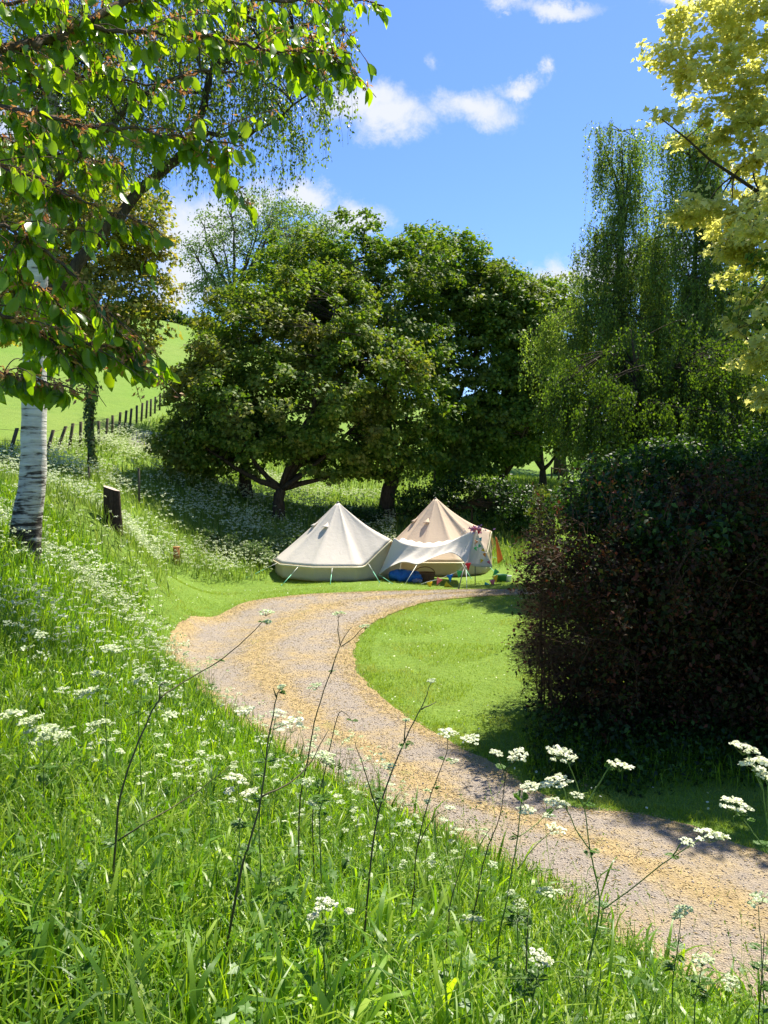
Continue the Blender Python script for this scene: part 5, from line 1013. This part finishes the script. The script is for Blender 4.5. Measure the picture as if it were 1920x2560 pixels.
parsley('cow parsley on the left with a wide soft cream cloud of umbels', 4.2, [T7([(190, 900), (190, 720), (185, 580)]), T7([(190, 720), (120, 600), (90, 540)]), T7([(190, 700), (250, 620), (270, 590)])], T7([(185, 545, 74), (120, 520, 44), (200, 580, 60), (265, 580, 50), (50, 480, 70), (150, 500, 44)]), T7([(190, 720, 40)]), .0045, 22, white='cream')
parsley('cow parsley on the left bank with an umbel pointing at the track bend', 5.0, [T7([(455, 520), (465, 380), (480, 230)]), T7([(465, 380), (410, 320)])], T7([(480, 198, 52), (515, 215, 30), (380, 390, 54), (345, 392, 34), (270, 383, 38), (420, 310, 34), (175, 145, 34)]), (), .0042, 23, white='cream')
parsley('cow parsley right of the left bank middle with scattered creamy umbels', 4.4, [T7([(600, 560), (610, 430), (615, 350)]), T7([(600, 500), (680, 440), (735, 400)])], T7([(610, 330, 46), (735, 490, 40), (600, 300, 30), (430, 520, 50), (400, 540, 34)]), (), .004, 24, white='cream')
parsley('umbels just above the track verge right of centre, half hidden in grass', 3.6, [T8([(640, 1050), (640, 950), (640, 890)]), T8([(640, 960), (720, 900), (760, 870)])], T8([(612, 858, 24), (650, 900, 40), (760, 852, 50), (815, 856, 22), (440, 965, 40), (485, 970, 26)]), T8([(640, 950, 30)]), .0035, 25, white='cream')
# smaller plants: build four, then copy
def proto(i):
    rng = np.random.default_rng(200 + i); e = empty('cow_parsley', (0, 0, 0), 'small cow parsley plant among the grass of the left bank', 'wildflower', 'small cow parsley plants on the left bank'); mb = MB(); tips = []
    h = rng.uniform(.75, .95); tube(mb, [(0, 0, 0), (rng.normal(0, .03), rng.normal(0, .03), h * .5), (rng.normal(0, .06), rng.normal(0, .06), h)], [.004, .003, .0015], 4); f = np.array([0, 0, h * .5]); tips.append(np.array([0, 0, h]))
    for _ in range(4): t = f + [rng.normal(0, .16), rng.normal(0, .16), h * rng.uniform(.3, .5)]; tube(mb, [f, (f + t) / 2 + [0, 0, -.02], t], [.002, .0016, .001], 3); tips.append(t)
    mb.build('stem', M['stem'], e)
    for t in tips:
        mw = MB(); ms = MB(); umbel(mw, ms, rng, t, [rng.normal(0, .2), rng.normal(-.1, .2), 1], rng.uniform(.05, .08), 10, 5, .014); mw.build('umbel', M['cream'], e)
    ml = MB()
    for _ in range(5): frond(ml, rng, f * rng.uniform(.2, 1), [rng.normal(0, 1), rng.normal(0, 1), .3], rng.uniform(.12, .22), 6)
    ml.build('leaf', M['fern'], e); return e
protos = [proto(i) for i in range(4)]
def place_copies():
    rng = np.random.default_rng(77); n = 0; used = [False] * 4
    while n < 150:
        y = 4.5 + 12.5 * rng.random() ** .8; x = rng.uniform(-.52 * y, .1 * y); 
        if not meadow_mask(np.array([x]), np.array([y]))[0] or patchy(np.array([x]), np.array([y]), 1.1, 2)[0] < .35: continue
        q = n % 4; p = protos[q]
        if used[q]:
            c = p.copy(); C.objects.link(c)
            for ch in p.children: d = ch.copy(); C.objects.link(d); d.parent = c
            p = c
        used[q] = True; s = rng.uniform(.6, 1.0); p.location = (x, y, float(H(x, y)) - .02); p.rotation_euler = (0, 0, rng.uniform(0, 6.28)); p.scale = (s, s, s * rng.uniform(.85, 1.1)); n += 1
place_copies()
# uncountable drifts of cow parsley further off
def drift():
    rng = np.random.default_rng(88); mb = MB(); ms = MB()
    x1, y1 = frustum_pts(rng, 7, 18, 120, 0, .54); x2, y2 = frustum_pts(rng, 18, 44, 110, 0, .52); x = np.r_[x1, x2]; y = np.r_[y1, y2]
    m = meadow_mask(x, y) & (x < 0.5) & ((x < -3.5) | (y > 32) | (y < 17)) & ~((x < -14.5) & (y > 30)); x, y = x[m], y[m]; q = .55 * patchy(x, y, .8, 1) + .45 * patchy(x, y, 3.1, 4); m = rng.random(len(x)) < (.03 + 1.25 * q ** 3) * np.where(y < 11, .45, 1); x, y = x[m], y[m]
    z = H(x, y) + rng.uniform(.35, .72, len(x)); n = len(x)
    c = np.stack([x, y, z], -1); k = 8; a = rng.uniform(0, 6.28, (n, k)); r = np.sqrt(rng.random((n, k))) * .055
    p = c[:, None] + np.stack([r * np.cos(a), r * np.sin(a), rng.normal(0, .012, (n, k))], -1); p = p.reshape(-1, 3)
    FL = (np.array([(1, 0, 0), (0, 1, .2), (-1, 0, 0), (0, -1, .2)]) * .5, [(0, 1, 2), (0, 2, 3)])
    scatter(mb, *FL, p, frames(rdir(rng, len(p)), rng.normal(0, .35, (len(p), 3)) + [0, -.3, 1]), (.024 + .0006 * np.repeat(y, k)) * rng.uniform(.6, 1.3, len(p)))
    tag(mb.build('cow_parsley_drift', M['cream']), 'drifts of white flowering cow parsley over the bank', None, None, 'stuff')
drift()
def undergrowth():
    rng = np.random.default_rng(93); n = 16000; x = rng.uniform(1.7, 7.5, n); y = rng.uniform(8.5, 10.6, n); k = (x > .178 * y) & (rng.random(n) < np.clip((y - 8.5 + .25 * np.sin(x * 3)) / 1.0, 0, 1)); x, y = x[k], y[k]; n = len(x)
    p = np.stack([x, y, H(x, y) + rng.random(n) ** 1.5 * .5 * np.clip((y - 8.4) / 1.2, .1, 1)], -1); mb = MB(); scatter(mb, *L_OVAL, p, frames(rdir(rng, n), rdir(rng, n) + [0, 0, .8]), .07 * rng.uniform(.5, 1.4, n))
    tag(mb.build('undergrowth', M['bramble']), 'leafy undergrowth at the hedge foot, coloured dark to stand in for deep shade', None, None, 'stuff')  # rough growth; its dark leaf colour deepens the shade over the lawn
    mb = MB(); x, y = frustum_pts(rng, 8, 25, 5, 0, .5); k = (inpoly(x, y, LAWN_R) | inpoly(x, y, LAWN_T)) & ~inpoly(x, y, PATHPOLY); x, y = x[k], y[k]; n = len(x)
    hexv = np.array([(0, 0, .1)] + [(math.cos(a), math.sin(a), 0) for a in np.arange(6) * 1.0472]) * .5; scatter(mb, hexv, [(0, 1 + i, 1 + (i + 1) % 6) for i in range(6)], np.stack([x, y, H(x, y) + .07], -1), frames(rdir(rng, n), rng.normal(0, .2, (n, 3)) + [0, 0, 1]), .026 * rng.uniform(.7, 1.3, n))
    tag(mb.build('daisies', M['white']), 'tiny white daisies dotted through the lawn', None, None, 'stuff')
undergrowth()
# broad leaved weeds in the nearest grass
def weeds():
    rng = np.random.default_rng(90); mb = MB(); n = 330; x = rng.uniform(-2.4, 2.2, n); y = rng.uniform(1.7, 5.5, n); m = meadow_mask(x, y) & (np.abs(x) < .6 * y + .3) & (dist_path(x, y) > .35); x, y = x[m], y[m]; z = H(x, y)
    for a, b, c in zip(x, y, z):
        h = rng.uniform(.25, .52); top = np.array([a + rng.normal(0, .05), b + rng.normal(0, .05), c + h]); tube(mb, [(a, b, c), top], [.003, .0015], 3)
        k = 10; t = rng.uniform(.35, 1, k); p = np.array([a, b, c]) + (top - np.array([a, b, c])) * t[:, None]; d = rdir(rng, k) * [1, 1, .3] + [0, 0, .15]
        scatter(mb, *L_MAPLE, p, frames(d, rng.normal(0, .3, (k, 3)) + [0, 0, 1]), rng.uniform(.03, .07, k))
    tag(mb.build('leafy_weeds', M['fern']), 'low leafy weeds mixed through the near grass', None, None, 'stuff')
weeds()
# grey stony patch on the hillside
def patch():
    c = P(392, 1096, 44); a = np.linspace(0, 6.2832, 30)[:-1]; xy = np.stack([c[0] + 1.7 * np.cos(a) * (1 + .15 * np.sin(3 * a)), 45 + 3.6 * np.sin(a)], -1); rings = []
    for k in (0.02, .35, .7, 1): rings.append(np.c_[c[0] + (xy[:, 0] - c[0]) * k, 45 + (xy[:, 1] - 45) * k])
    V = np.array(rings); Z = H(V[..., 0], V[..., 1]) + .06; o = grid_mesh('stony_patch', np.concatenate([V, Z[..., None]], -1), plain('stony', (.36, .32, .3), .9, .1, .3, 3), None, np.zeros(3), 0, True); tag(o, kind='structure')
patch()
